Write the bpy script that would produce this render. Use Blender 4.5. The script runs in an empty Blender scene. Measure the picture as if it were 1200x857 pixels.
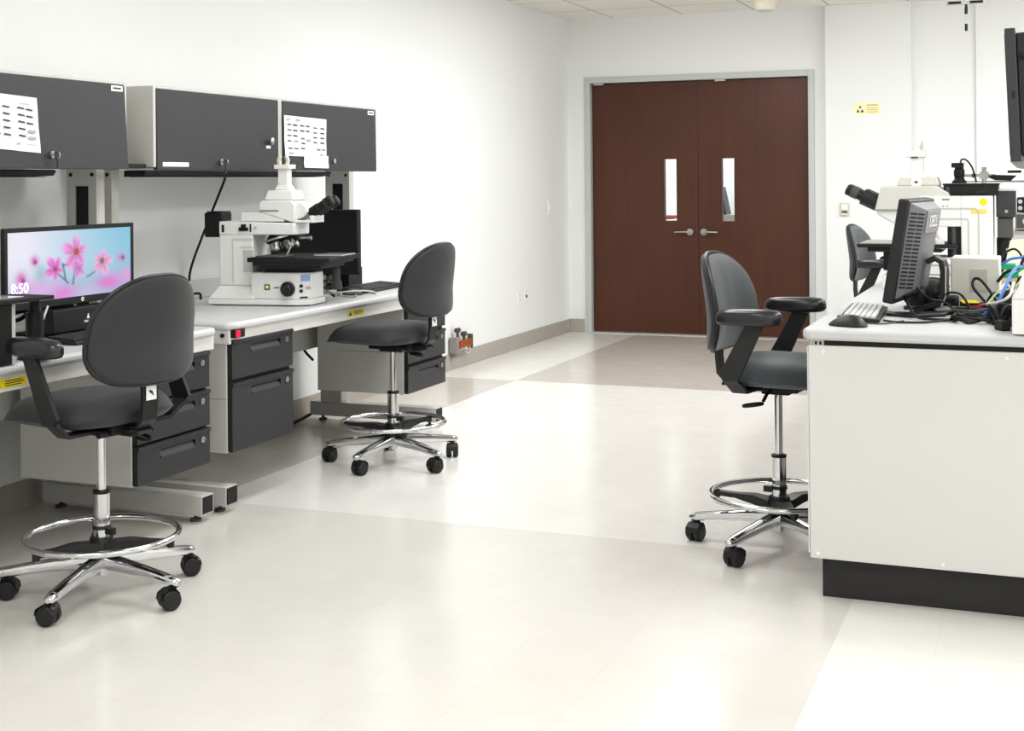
import bpy, bmesh, math, random
from mathutils import Vector, Matrix, Euler
random.seed(7)
PI = math.pi
SC = bpy.context.scene
COL = SC.collection

# ------------------------------------------------------------------ materials
def lin(c):
    c = c / 255.0
    return c / 12.92 if c <= 0.04045 else ((c + 0.055) / 1.055) ** 2.4
def rgb(r, g, b): return (lin(r), lin(g), lin(b), 1.0)

MATS = {}
def mat(name, col, rough=0.5, metal=0.0, noise=0.04, nscale=30.0, bump=0.0, bscale=200.0, coat=0.0, spec=0.5, emit=None, estr=0.0, sheen=0.0):
    m = bpy.data.materials.new(name); m.use_nodes = True
    nt = m.node_tree; b = nt.nodes['Principled BSDF']
    b.inputs['Roughness'].default_value = rough
    b.inputs['Metallic'].default_value = metal
    b.inputs['Specular IOR Level'].default_value = spec
    b.inputs['Coat Weight'].default_value = coat
    b.inputs['Sheen Weight'].default_value = sheen
    tc = nt.nodes.new('ShaderNodeTexCoord')
    if noise > 0:
        n = nt.nodes.new('ShaderNodeTexNoise'); n.inputs['Scale'].default_value = nscale; n.inputs['Detail'].default_value = 3
        mx = nt.nodes.new('ShaderNodeMix'); mx.data_type = 'RGBA'
        mx.inputs[6].default_value = tuple(max(0, c * (1 - noise)) for c in col[:3]) + (1,)
        mx.inputs[7].default_value = tuple(min(1, c * (1 + noise)) for c in col[:3]) + (1,)
        nt.links.new(tc.outputs['Object'], n.inputs['Vector'])
        nt.links.new(n.outputs['Fac'], mx.inputs[0]); nt.links.new(mx.outputs[2], b.inputs['Base Color'])
    else:
        b.inputs['Base Color'].default_value = col
    if bump > 0:
        n2 = nt.nodes.new('ShaderNodeTexNoise'); n2.inputs['Scale'].default_value = bscale; n2.inputs['Detail'].default_value = 2
        bp = nt.nodes.new('ShaderNodeBump'); bp.inputs['Strength'].default_value = bump; bp.inputs['Distance'].default_value = 0.002
        nt.links.new(tc.outputs['Object'], n2.inputs['Vector'])
        nt.links.new(n2.outputs['Fac'], bp.inputs['Height']); nt.links.new(bp.outputs['Normal'], b.inputs['Normal'])
    if emit:
        b.inputs['Emission Color'].default_value = emit; b.inputs['Emission Strength'].default_value = estr
    MATS[name] = m
    return m

M_wall = mat('wall_paint', rgb(236, 237, 237), 0.75, noise=0.01, nscale=3, bump=0.05, bscale=150)
M_fabric = mat('chair_fabric', rgb(58, 65, 69), 0.62, noise=0.22, nscale=180, bump=0.4, bscale=420, sheen=0.35)
M_fabric_dark = mat('chair_fabric_dark', rgb(52, 52, 55), 0.62, noise=0.12, nscale=180, bump=0.3, bscale=420, sheen=0.15)
M_plastic = mat('black_plastic', rgb(38, 38, 40), 0.42, noise=0.08, nscale=60, bump=0.05)
M_pad = mat('arm_pad_urethane', rgb(36, 36, 40), 0.27, noise=0.05, bump=0.06, bscale=300, spec=.7)
M_black = mat('matte_black', rgb(24, 24, 25), 0.55, noise=0.1)
M_chrome = mat('chrome', rgb(215, 215, 217), 0.1, metal=1.0, noise=0.02)
M_steel = mat('brushed_steel', rgb(190, 190, 188), 0.3, metal=1.0, noise=0.05, nscale=80)
M_caster = mat('caster_black', rgb(34, 34, 36), 0.45, noise=0.1)
M_char = mat('charcoal_metal', rgb(62, 61, 64), 0.5, noise=0.06, nscale=25, bump=0.04, bscale=300)
M_char_d = mat('charcoal_drawer', rgb(48, 48, 51), 0.42, noise=0.06, nscale=25, bump=0.04, bscale=300)
M_beige = mat('beige_metal', rgb(202, 201, 197), 0.5, noise=0.02, nscale=10)
M_lam = mat('worktop_laminate', rgb(203, 203, 205), 0.4, noise=0.03, nscale=400)
M_edge = mat('worktop_edge', rgb(220, 219, 216), 0.4, noise=0.01)
M_panel = mat('bench_panel', rgb(218, 217, 215), 0.5, noise=0.015, nscale=5)
M_toe = mat('toe_kick_rubber', rgb(46, 45, 45), 0.55, noise=0.15, nscale=14)
M_base = mat('baseboard_vinyl', rgb(176, 170, 163), 0.5, noise=0.05, nscale=20)
M_micro = mat('instrument_white', rgb(234, 234, 232), 0.4, noise=0.01)
M_micro2 = mat('instrument_grey', rgb(214, 213, 207), 0.45, noise=0.01)
M_grey = mat('mid_grey', rgb(140, 138, 134), 0.5, noise=0.03)
M_lgrey = mat('light_grey', rgb(196, 195, 192), 0.5, noise=0.03)
M_dgrey = mat('dark_grey', rgb(84, 83, 84), 0.5, noise=0.05)
M_paper = mat('paper', rgb(244, 244, 244), 0.8, noise=0.01)
M_ink = mat('ink', rgb(70, 70, 74), 0.8, noise=0.0)
M_inkl = mat('ink_light', rgb(178, 176, 178), 0.8, noise=0.0)
M_yellow = mat('yellow_label', rgb(236, 218, 30), 0.5, noise=0.02)
M_cream = mat('cream_label', rgb(250, 240, 196), 0.6, noise=0.02)
M_ctext = mat('cream_text', rgb(206, 190, 130), 0.6, noise=0)
M_red = mat('red_glow', rgb(200, 10, 60), 0.4, noise=0, emit=rgb(230, 10, 70), estr=0.8)
M_orange = mat('orange_plastic', rgb(225, 80, 30), 0.45)
M_copper = mat('copper_pipe', rgb(200, 110, 50), 0.3, metal=0.7)
M_redp = mat('red_plastic', rgb(170, 40, 50), 0.45)
M_blue = mat('blue_cable', rgb(70, 120, 200), 0.45)
M_navy = mat('navy_plastic', rgb(44, 58, 100), 0.4)
M_green = mat('green_plastic', rgb(40, 160, 110), 0.45)
M_tan = mat('tan_card', rgb(206, 178, 148), 0.7)
M_ivory = mat('ivory_plastic', rgb(214, 208, 192), 0.5)
M_frame = mat('door_frame_paint', rgb(196, 199, 198), 0.4, noise=0.01)
M_white = mat('white_plastic', rgb(240, 240, 238), 0.45, noise=0.01)
M_bluelab = mat('blue_label', rgb(150, 172, 220), 0.5)
M_lens = mat('lens_glass', rgb(18, 18, 26), 0.05, coat=1.0, noise=0)
M_scr = mat('screen_off', rgb(22, 22, 23), 0.25, noise=0)
M_key = mat('key_caps', rgb(52, 52, 54), 0.5)
M_keyl = mat('key_caps_light', rgb(214, 214, 216), 0.5)
M_clear = mat('clear_plate', rgb(226, 230, 232), 0.08, coat=0.5, noise=0)

def wood_mat():
    m = bpy.data.materials.new('door_wood'); m.use_nodes = True
    nt = m.node_tree; b = nt.nodes['Principled BSDF']
    tc = nt.nodes.new('ShaderNodeNewGeometry'); mp = nt.nodes.new('ShaderNodeMapping')
    mp.inputs['Scale'].default_value = (16, 16, 0.7)
    n = nt.nodes.new('ShaderNodeTexNoise'); n.inputs['Scale'].default_value = 1.6; n.inputs['Detail'].default_value = 6; n.inputs['Roughness'].default_value = 0.6
    n2 = nt.nodes.new('ShaderNodeTexNoise'); n2.inputs['Scale'].default_value = 1.4; n2.inputs['Detail'].default_value = 2
    r = nt.nodes.new('ShaderNodeValToRGB')
    r.color_ramp.elements[0].position = 0.3; r.color_ramp.elements[0].color = rgb(84, 47, 31)
    r.color_ramp.elements[1].position = 0.75; r.color_ramp.elements[1].color = rgb(94, 54, 36)
    mx = nt.nodes.new('ShaderNodeMix'); mx.data_type = 'RGBA'; mx.blend_type = 'MULTIPLY'; mx.inputs[0].default_value = 0.45
    r2 = nt.nodes.new('ShaderNodeValToRGB')
    r2.color_ramp.elements[0].position = 0.35; r2.color_ramp.elements[0].color = (0.62, 0.6, 0.6, 1)
    r2.color_ramp.elements[1].position = 0.7; r2.color_ramp.elements[1].color = (1, 1, 1, 1)
    L = nt.links.new
    L(tc.outputs['Position'], mp.inputs['Vector']); L(mp.outputs['Vector'], n.inputs['Vector']); L(tc.outputs['Position'], n2.inputs['Vector'])
    L(n.outputs['Fac'], r.inputs['Fac']); L(n2.outputs['Fac'], r2.inputs['Fac'])
    L(r.outputs['Color'], mx.inputs[6]); L(r2.outputs['Color'], mx.inputs[7]); L(mx.outputs[2], b.inputs['Base Color'])
    b.inputs['Roughness'].default_value = 0.4
    return m
M_wood = wood_mat()

def glass_mat():
    m = bpy.data.materials.new('pane_glass'); m.use_nodes = True
    nt = m.node_tree; nt.nodes.remove(nt.nodes['Principled BSDF'])
    out = nt.nodes['Material Output']
    t = nt.nodes.new('ShaderNodeBsdfTransparent'); t.inputs['Color'].default_value = (0.93, 0.96, 0.95, 1)
    g = nt.nodes.new('ShaderNodeBsdfGlossy'); g.inputs['Roughness'].default_value = 0.02
    fr = nt.nodes.new('ShaderNodeFresnel'); fr.inputs['IOR'].default_value = 1.5
    mx = nt.nodes.new('ShaderNodeMixShader')
    nt.links.new(fr.outputs[0], mx.inputs[0]); nt.links.new(t.outputs[0], mx.inputs[1]); nt.links.new(g.outputs[0], mx.inputs[2])
    nt.links.new(mx.outputs[0], out.inputs['Surface'])
    return m
M_glass = glass_mat()

# floor: vinyl tiles, pale field in the middle of the room with darker bands around it
FX0, FX1, FY0, FY1 = -3.265, -0.575, 4.715, 8.24
def floor_mat():
    m = bpy.data.materials.new('vinyl_tile_floor'); m.use_nodes = True
    nt = m.node_tree; b = nt.nodes['Principled BSDF']; N = nt.nodes.new; L = nt.links.new
    g = N('ShaderNodeNewGeometry'); s = N('ShaderNodeSeparateXYZ'); L(g.outputs['Position'], s.inputs[0])
    def math_(op, a, b_):
        n = N('ShaderNodeMath'); n.operation = op
        for i, v in enumerate((a, b_)):
            if isinstance(v, (int, float)): n.inputs[i].default_value = v
            else: L(v, n.inputs[i])
        return n.outputs[0]
    X, Y = s.outputs[0], s.outputs[1]
    inx0 = math_('GREATER_THAN', X, FX0); inx1 = math_('LESS_THAN', X, FX1)
    iny0 = math_('GREATER_THAN', Y, FY0); iny1 = math_('LESS_THAN', Y, FY1)
    centre = math_('MULTIPLY', math_('MULTIPLY', inx0, inx1), math_('MULTIPLY', iny0, iny1))
    right = math_('GREATER_THAN', X, FX1)
    farleft = math_('MULTIPLY', math_('LESS_THAN', X, FX0), math_('GREATER_THAN', Y, FY1))
    pale = math_('MAXIMUM', math_('MAXIMUM', centre, right), farleft)
    near = math_('LESS_THAN', Y, FY0)
    # tile joints
    ts = 0.2725
    def joint(v, off):
        u = math_('DIVIDE', math_('SUBTRACT', v, off), ts)
        f = math_('FRACT', u, 0); f2 = math_('ABSOLUTE', math_('SUBTRACT', f, 0.5), 0)
        return math_('GREATER_THAN', f2, 0.496)
    jt = math_('MAXIMUM', joint(X, FX1 - ts * 20), joint(Y, FY0 - ts * 40))
    # per tile tone
    mp = N('ShaderNodeVectorMath'); mp.operation = 'SUBTRACT'; mp.inputs[1].default_value = (FX1, FY0, 0); L(g.outputs['Position'], mp.inputs[0])
    sc = N('ShaderNodeVectorMath'); sc.operation = 'SCALE'; sc.inputs['Scale'].default_value = 1 / ts; L(mp.outputs[0], sc.inputs[0])
    fl = N('ShaderNodeVectorMath'); fl.operation = 'FLOOR'; L(sc.outputs[0], fl.inputs[0])
    wn = N('ShaderNodeTexWhiteNoise'); wn.noise_dimensions = '2D'; L(fl.outputs[0], wn.inputs['Vector'])
    n = N('ShaderNodeTexNoise'); n.inputs['Scale'].default_value = 7; n.inputs['Detail'].default_value = 6; n.inputs['Roughness'].default_value = 0.65; L(g.outputs['Position'], n.inputs['Vector'])
    n3 = N('ShaderNodeTexNoise'); n3.inputs['Scale'].default_value = 1.1; n3.inputs['Detail'].default_value = 3; L(g.outputs['Position'], n3.inputs['Vector'])
    def mixc(f, a, b_, bt='MIX'):
        x = N('ShaderNodeMix'); x.data_type = 'RGBA'; x.blend_type = bt
        for i, v in ((0, f), (6, a), (7, b_)):
            if isinstance(v, (int, float, tuple)): x.inputs[i].default_value = v
            else: L(v, x.inputs[i])
        return x.outputs[2]
    dark = mixc(near, rgb(200, 194, 187), rgb(220, 217, 212))
    base = mixc(pale, dark, rgb(233, 231, 227))
    var = math_('ADD', math_('MULTIPLY', wn.outputs['Value'], 0.02), math_('MULTIPLY', n.outputs['Fac'], 0.08))
    var = math_('ADD', math_('ADD', var, math_('MULTIPLY', n3.outputs['Fac'], 0.03)), 0.925)
    comb = N('ShaderNodeCombineXYZ')
    for i in range(3): L(var, comb.inputs[i])
    c2 = mixc(1.0, base, comb.outputs[0], 'MULTIPLY')
    c3 = mixc(math_('MULTIPLY', jt, 0.10), c2, rgb(120, 112, 104))
    L(c3, b.inputs['Base Color'])
    rr = math_('ADD', math_('MULTIPLY', n.outputs['Fac'], 0.12), 0.13); L(rr, b.inputs['Roughness'])
    bp = N('ShaderNodeBump'); bp.inputs['Strength'].default_value = 0.06; bp.inputs['Distance'].default_value = 0.01
    L(n.outputs['Fac'], bp.inputs['Height']); L(bp.outputs['Normal'], b.inputs['Normal'])
    b.inputs['Specular IOR Level'].default_value = 0.5
    return m
M_floor = floor_mat()

def ceiling_mat():
    m = bpy.data.materials.new('ceiling_tile'); m.use_nodes = True
    nt = m.node_tree; b = nt.nodes['Principled BSDF']; N = nt.nodes.new; L = nt.links.new
    g = N('ShaderNodeNewGeometry'); s = N('ShaderNodeSeparateXYZ'); L(g.outputs['Position'], s.inputs[0])
    def M(op, a, b_=0.0):
        n = N('ShaderNodeMath'); n.operation = op
        for i, v in enumerate((a, b_)):
            if isinstance(v, (int, float)): n.inputs[i].default_value = v
            else: L(v, n.inputs[i])
        return n.outputs[0]
    def j(v, off, step):
        f = M('FRACT', M('DIVIDE', M('SUBTRACT', v, off), step)); return M('GREATER_THAN', M('ABSOLUTE', M('SUBTRACT', f, 0.5)), 0.486)
    jj = M('MAXIMUM', j(s.outputs[0], -3.455 - 6.1, 0.61), j(s.outputs[1], 9.86 - 12.2, 0.61))
    n = N('ShaderNodeTexNoise'); n.inputs['Scale'].default_value = 90; n.inputs['Detail'].default_value = 4; L(g.outputs['Position'], n.inputs['Vector'])
    mx = N('ShaderNodeMix'); mx.data_type = 'RGBA'; mx.inputs[6].default_value = rgb(236, 234, 226); mx.inputs[7].default_value = rgb(178, 174, 166)
    L(M('MULTIPLY', jj, 0.75), mx.inputs[0]); L(mx.outputs[2], b.inputs['Base Color']); b.inputs['Roughness'].default_value = 0.85
    bp = N('ShaderNodeBump'); bp.inputs['Strength'].default_value = 0.15; bp.inputs['Distance'].default_value = 0.003
    L(n.outputs['Fac'], bp.inputs['Height']); L(bp.outputs['Normal'], b.inputs['Normal'])
    return m
M_ceil = ceiling_mat()

# ------------------------------------------------------------------ mesh helper
class MB:
    def __init__(self): self.bm = bmesh.new(); self.mi = 0
    def m(self, i): self.mi = i; return self
    def face(self, vs):
        try:
            f = self.bm.faces.new(vs); f.material_index = self.mi; return f
        except ValueError: return None
    def box(self, x0, x1, y0, y1, z0, z1, T=None):
        P = [(x0, y0, z0), (x1, y0, z0), (x1, y1, z0), (x0, y1, z0), (x0, y0, z1), (x1, y0, z1), (x1, y1, z1), (x0, y1, z1)]
        v = [self.bm.verts.new(T @ Vector(p) if T else p) for p in P]
        for q in ((3, 2, 1, 0), (4, 5, 6, 7), (0, 1, 5, 4), (1, 2, 6, 5), (2, 3, 7, 6), (3, 0, 4, 7)): self.face([v[i] for i in q])
        return self
    def prism(self, poly, axis, a0, a1, scale1=1.0, off1=(0, 0)):
        """polygon in the plane across `axis`: 'y' -> (x,z), 'x' -> (y,z), 'z' -> (x,y)"""
        def P(p, a): return {'y': (p[0], a, p[1]), 'x': (a, p[0], p[1]), 'z': (p[0], p[1], a)}[axis]
        cx = sum(p[0] for p in poly) / len(poly); cy = sum(p[1] for p in poly) / len(poly)
        A = [self.bm.verts.new(P(p, a0)) for p in poly]
        B = [self.bm.verts.new(P((cx + (p[0] - cx) * scale1 + off1[0], cy + (p[1] - cy) * scale1 + off1[1]), a1)) for p in poly]
        n = len(poly); self.face(A[::-1]); self.face(B)
        for i in range(n): self.face([A[i], A[(i + 1) % n], B[(i + 1) % n], B[i]])
        return self
    def ring(self, c, ax, r, seg, r2=None):
        ax = Vector(ax).normalized(); h = Vector((0, 0, 1)) if abs(ax.z) < 0.95 else Vector((1, 0, 0))
        u = ax.cross(h).normalized(); w = ax.cross(u)
        return [self.bm.verts.new(Vector(c) + u * math.cos(2 * PI * i / seg) * r + w * math.sin(2 * PI * i / seg) * (r2 or r)) for i in range(seg)]
    def bridge(self, A, B):
        n = len(A)
        for i in range(n): self.face([A[i], A[(i + 1) % n], B[(i + 1) % n], B[i]])
    def cyl(self, p0, p1, r0, r1=None, seg=20):
        p0, p1 = Vector(p0), Vector(p1); ax = p1 - p0
        A = self.ring(p0, ax, r0, seg); B = self.ring(p1, ax, r0 if r1 is None else r1, seg)
        self.bridge(A, B); self.face(A[::-1]); self.face(B); return self
    def lathe(self, prof, c=(0, 0, 0), ax=(0, 0, 1), seg=24):
        ax = Vector(ax).normalized(); rs = [self.ring(Vector(c) + ax * z, ax, max(r, 1e-4), seg) for r, z in prof]
        for a, b in zip(rs, rs[1:]): self.bridge(a, b)
        self.face(rs[0][::-1]); self.face(rs[-1]); return self
    def tube(self, pts, r, seg=8, closed=False, smooth=0, flat=None):
        P = [Vector(p) for p in pts]
        if smooth: P = catmull(P, smooth, closed)
        n = len(P); rings = []
        up = None
        for i in range(n):
            a = P[(i - 1) % n] if (closed or i > 0) else P[i]; b = P[(i + 1) % n] if (closed or i < n - 1) else P[i]
            t = (b - a).normalized()
            if up is None: up = Vector((0, 0, 1)) if abs(t.z) < 0.9 else Vector((1, 0, 0))
            up = (up - t * up.dot(t)).normalized(); w = t.cross(up)
            rr = r(i / (n - 1)) if callable(r) else r
            rings.append([self.bm.verts.new(P[i] + up * math.cos(2 * PI * k / seg) * rr * (flat or 1) + w * math.sin(2 * PI * k / seg) * rr) for k in range(seg)])
        for a, b in zip(rings, rings[1:]): self.bridge(a, b)
        if closed: self.bridge(rings[-1], rings[0])
        else: self.face(rings[0][::-1]); self.face(rings[-1])
        return self
    def strip(self, pts, wdir, w, t):
        """flat bar: a path of rectangular sections, width along wdir"""
        P = [Vector(p) for p in pts]; wd = Vector(wdir).normalized(); n = len(P); R = []
        for i in range(n):
            a = P[max(i - 1, 0)]; b = P[min(i + 1, n - 1)]; tt = (b - a).normalized(); nn = tt.cross(wd).normalized()
            ww = w[i] if isinstance(w, (list, tuple)) else w
            R.append([self.bm.verts.new(P[i] + wd * s * ww / 2 + nn * q * t / 2) for s, q in ((-1, -1), (1, -1), (1, 1), (-1, 1))])
        for a, b in zip(R, R[1:]): self.bridge(a, b)
        self.face(R[0][::-1]); self.face(R[-1]); return self
    def ell(self, c, rx, ry, rz, seg=20, rings=10, T=None):
        rows = []
        for j in range(1, rings):
            th = PI * j / rings
            row = []
            for i in range(seg):
                p = Vector((c[0] + rx * math.sin(th) * math.cos(2 * PI * i / seg), c[1] + ry * math.sin(th) * math.sin(2 * PI * i / seg), c[2] + rz * math.cos(th)))
                row.append(self.bm.verts.new(T @ p if T else p))
            rows.append(row)
        for a, b in zip(rows, rows[1:]): self.bridge(b, a)
        pt = [Vector((c[0], c[1], c[2] + rz)), Vector((c[0], c[1], c[2] - rz))]
        t = self.bm.verts.new(T @ pt[0] if T else pt[0]); b = self.bm.verts.new(T @ pt[1] if T else pt[1])
        for i in range(seg):
            self.face([rows[0][i], rows[0][(i + 1) % seg], t]); self.face([rows[-1][(i + 1) % seg], rows[-1][i], b])
        return self
    def build(self, name, mats, parent=None, loc=None, rot=None, bevel=0.0, sub=0, ang=38):
        me = bpy.data.meshes.new(name)
        bmesh.ops.recalc_face_normals(self.bm, faces=self.bm.faces[:])
        self.bm.to_mesh(me); self.bm.free()
        for mm in (mats if isinstance(mats, (list, tuple)) else [mats]): me.materials.append(mm)
        for p in me.polygons: p.use_smooth = True
        try: me.set_sharp_from_angle(angle=math.radians(ang))
        except Exception: pass
        o = bpy.data.objects.new(name, me); COL.objects.link(o)
        if parent: o.parent = parent
        if loc: o.location = loc
        if rot: o.rotation_euler = rot
        if bevel:
            md = o.modifiers.new('bevel', 'BEVEL'); md.width = bevel; md.segments = 2; md.limit_method = 'ANGLE'; md.angle_limit = math.radians(40)
            md.harden_normals = False
        if sub:
            md = o.modifiers.new('sub', 'SUBSURF'); md.levels = sub; md.render_levels = sub
        return o

def catmull(P, k, closed=False):
    out = []; n = len(P)
    rng = n if closed else n - 1
    for i in range(rng):
        p0 = P[(i - 1) % n] if (closed or i > 0) else P[0] * 2 - P[1]
        p1 = P[i]; p2 = P[(i + 1) % n]
        p3 = P[(i + 2) % n] if (closed or i + 2 < n) else P[-1] * 2 - P[-2]
        for j in range(k):
            t = j / k
            out.append(0.5 * ((2 * p1) + (p2 - p0) * t + (2 * p0 - 5 * p1 + 4 * p2 - p3) * t * t + (3 * p1 - p0 - 3 * p2 + p3) * t ** 3))
    if not closed: out.append(P[-1])
    return out

def tag(o, label=None, cat=None, group=None, kind=None):
    if label: o['label'] = label
    if cat: o['category'] = cat
    if group: o['group'] = group
    if kind: o['kind'] = kind
    return o
def thing(name, label, cat, loc=(0, 0, 0), rz=0.0, group=None):
    o = bpy.data.objects.new(name, None); COL.objects.link(o)
    o.location = loc; o.rotation_euler = (0, 0, rz); o.empty_display_size = 0.1
    return tag(o, label, cat, group)
def struct(o): o['kind'] = 'structure'; return o

def text(name, s, size, m, parent, loc, rot, ext=0.0004, align='CENTER'):
    cu = bpy.data.curves.new(name, 'FONT'); cu.body = s; cu.size = size; cu.extrude = ext; cu.align_x = align; cu.align_y = 'CENTER'
    tmp = bpy.data.objects.new('tmp', cu); COL.objects.link(tmp)
    bpy.context.view_layer.update()
    me = bpy.data.meshes.new_from_object(tmp.evaluated_get(bpy.context.evaluated_depsgraph_get()))
    bpy.data.objects.remove(tmp)
    me.materials.clear(); me.materials.append(m)
    o = bpy.data.objects.new(name, me); COL.objects.link(o)
    if parent: o.parent = parent
    o.location = loc; o.rotation_euler = rot
    return o
FACE_X = (PI / 2, 0, PI / 2)      # lettering read from +X
FACE_NY = (PI / 2, 0, 0)          # lettering read from -Y

# ------------------------------------------------------------------ the room
XL, XR, YB, YR, ZC = -3.87, 4.2, 11.05, -3.2, 2.7
DX0, DX1, DZ = -3.66, -1.815, 2.14     # double door opening

struct(MB().box(XL - .2, XR + .2, YR - .2, 13.2, -0.12, 0).build('floor', M_floor))
struct(MB().box(XL - .2, XR + .2, YR - .2, 13.2, ZC, ZC + .12).build('ceiling', M_ceil))
struct(MB().box(XL - .15, XL, YR - .15, YB + .15, 0, ZC).build('wall_left', M_wall))
struct(MB().box(XR, XR + .15, YR - .15, 13.1, 0, ZC).build('wall_right', M_wall))
struct(MB().box(XL - .15, XR + .15, YR - .15, YR, 0, ZC).build('wall_front', M_wall))
w = MB(); w.box(XL, DX0 - .03, YB, YB + .15, 0, ZC); w.box(DX1 + .03, XR, YB, YB + .15, 0, ZC); w.box(DX0 - .03, DX1 + .03, YB, YB + .15, DZ + .035, ZC)
struct(w.build('wall_back', M_wall))
struct(MB().box(-1.66, -1.0, YB - .09, YB, 0, ZC).build('wall_pillar', M_wall, bevel=.004))
struct(MB().box(-.52, XR, YB - .03, YB, 0, ZC).build('wall_return', M_wall, bevel=.004))
struct(MB().box(XL - .15, XR, 13.0, 13.1, 0, ZC).build('wall_corridor', M_wall))
# baseboards
bb = [(XL, 0), (XL + .009, 0), (XL + .009, .012), (XL + .006, .113), (XL, .115)]
struct(MB().prism(bb, 'y', YR, YB).build('baseboard_left', M_base))
b2 = MB(); b2.box(XL + .009, DX0 - .075, YB - .009, YB, 0, .115); b2.box(DX1 + .075, -1.66, YB - .009, YB, 0, .115); b2.box(-1.66, -1.0, YB - .099, YB - .09, 0, .115)
struct(b2.build('baseboard_back', M_base))
# door frame
fr = MB()
fw_ = 0.055
fr.box(DX0 - fw_, DX0 - .006, YB - .018, YB + .14, 0, DZ + fw_); fr.box(DX1 + .006, DX1 + fw_, YB - .018, YB + .14, 0, DZ + fw_)
fr.box(DX0 - .006, DX1 + .006, YB - .018, YB + .14, DZ + .006, DZ + fw_)
fr.box(DX0 - .006, DX0 + .012, YB + .085, YB + .12, 0, DZ + .006); fr.box(DX1 - .012, DX1 + .006, YB + .085, YB + .12, 0, DZ + .006)
fr.box(DX0 - .006, DX1 + .006, YB + .085, YB + .12, DZ - .012, DZ + .006)
frame = struct(fr.build('trim_1', M_frame, bevel=.003))
for xx in (DX0 + .07, DX0 + 1.13):
    MB().box(xx - .045, xx + .045, YB - .012, YB + .03, DZ - .012, DZ + .004).build('strike_plate', M_steel, frame)
MB().box(DX0, DX1, YB - .02, YB + .12, 0.0, .006).build('threshold', M_lgrey, frame)
XM = (DX0 + DX1) / 2 + .004
def leaf(name, x0, x1, wx0, wx1, hx, hdir):
    wz0, wz1 = .955, 1.495
    z0, z1 = .012, DZ
    y0, y1 = YB + .038, YB + .083
    b = MB(); b.box(x0, wx0, y0, y1, z0, z1); b.box(wx1, x1, y0, y1, z0, z1); b.box(wx0, wx1, y0, y1, z0, wz0); b.box(wx0, wx1, y0, y1, wz1, z1)
    d = struct(b.build(name, M_wood))
    s = MB(); t = .008
    s.box(wx0, wx0 + t, y0 - .004, y1 + .004, wz0, wz1); s.box(wx1 - t, wx1, y0 - .004, y1 + .004, wz0, wz1)
    s.box(wx0 + t, wx1 - t, y0 - .004, y1 + .004, wz0, wz0 + t); s.box(wx0 + t, wx1 - t, y0 - .004, y1 + .004, wz1 - t, wz1)
    s.build('glazing_bead', M_wood, d)
    MB().box(wx0 + t, wx1 - t, y0 + .018, y0 + .024, wz0 + t, wz1 - t).build('glass_pane', M_glass, d)
    h = MB(); zc = .872
    h.lathe([(.030, 0), (.030, .006), (.026, .011), (.012, .012), (.012, .05)], (hx, y0, zc), (0, -1, 0), 24)
    h.build('lever_rose', M_steel, d)
    l = MB(); l.tube([(hx, y0 - .048, zc), (hx + hdir * .03, y0 - .052, zc + .002), (hx + hdir * .075, y0 - .05, zc + .001), (hx + hdir * .125, y0 - .045, zc - .001)], lambda q: .013 - .004 * q, 12, smooth=5, flat=.8)
    l.build('lever_handle', M_steel, d)
    return d
leaf('door_1', DX0 + .003, XM - .002, -3.035, -2.912, XM - .075, -1)
leaf('door_2', XM + .002, DX1 - .003, -2.54, -2.42, XM + .045, 1)
# objects added behind the door glass to stand in for reflections of the lab
t = thing('added_counter', 'white counter added behind the left door window, under the reflection stand-in', 'counter', (-3.35, 12.55, 0))
MB().box(-.6, .36, -.3, .4, .90, .94).build('worktop', M_white, t, bevel=.004)
MB().box(-.58, .34, -.26, .4, 0, .90).build('cabinet', M_white, t)
t = thing('reflection_coil', 'red and black coil standing in for a reflection in the left door window', 'cable', (-3.36, 12.4, .94))  # added for the red stripes reflected in the left pane
MB().tube([(.14 * math.cos(a * .3), .10 * math.sin(a * .3), .014 + a * .0002) for a in range(64)], .011, 6).build('coil', M_redp, t)
MB().cyl((0, 0, 0), (0, 0, .03), .07).build('hub', M_black, t)
t = thing('reflection_monitor', 'dark wedge standing in for a monitor reflection in the right door window', 'monitor', (-2.81, 12.5, 0))  # added shape for the dark wedge reflected in the right pane
MB().prism([(-.13, .98), (-.002, .98), (-.055, 1.24), (-.13, 1.24)], 'y', 0, .2).build('housing', M_dgrey, t)
MB().box(-.14, .10, -.02, .3, .0, .98).build('stand', M_lgrey, t)

# ---- fittings on the walls and ceiling
def outlet(y, z, label, cat, kind, X=XL):
    t = thing('wall_outlet' if kind != 'switch' else 'light_switch', label, cat, (X, y, z), 0)
    MB().box(0, .006, -.038, .038, -.06, .06).build('cover_plate', M_white, t, bevel=.003)
    if kind == 'power':
        for s in (-1, 1):
            b = MB(); b.box(.006, .009, -.017, .017, s * .022 - .014, s * .022 + .014)
            b.m(1).box(.0088, .0096, -.008, -.005, s * .022 - .004, s * .022 + .006).box(.0088, .0096, .005, .008, s * .022 - .004, s * .022 + .006)
            b.build('socket', [M_white, M_dgrey], t)
    elif kind == 'data':
        MB().box(.006, .011, -.011, .011, -.010, .012).build('jack', M_black, t)
        for s in (-1, 1): MB().cyl((.006, 0, s * .045), (.0075, 0, s * .045), .004).build('screw', M_lgrey, t)
    else:
        MB().box(.006, .012, -.008, .008, -.018, .018).build('rocker', M_white, t)
    return t
outlet(9.84, .395, 'white power outlet plate low on the left wall, nearer the desks', 'outlet', 'power')
outlet(9.99, .395, 'white data outlet plate with one dark jack low on the left wall', 'outlet', 'data')
outlet(10.55, 1.085, 'white light switch on the left wall near the corner', 'switch', 'switch')

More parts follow.
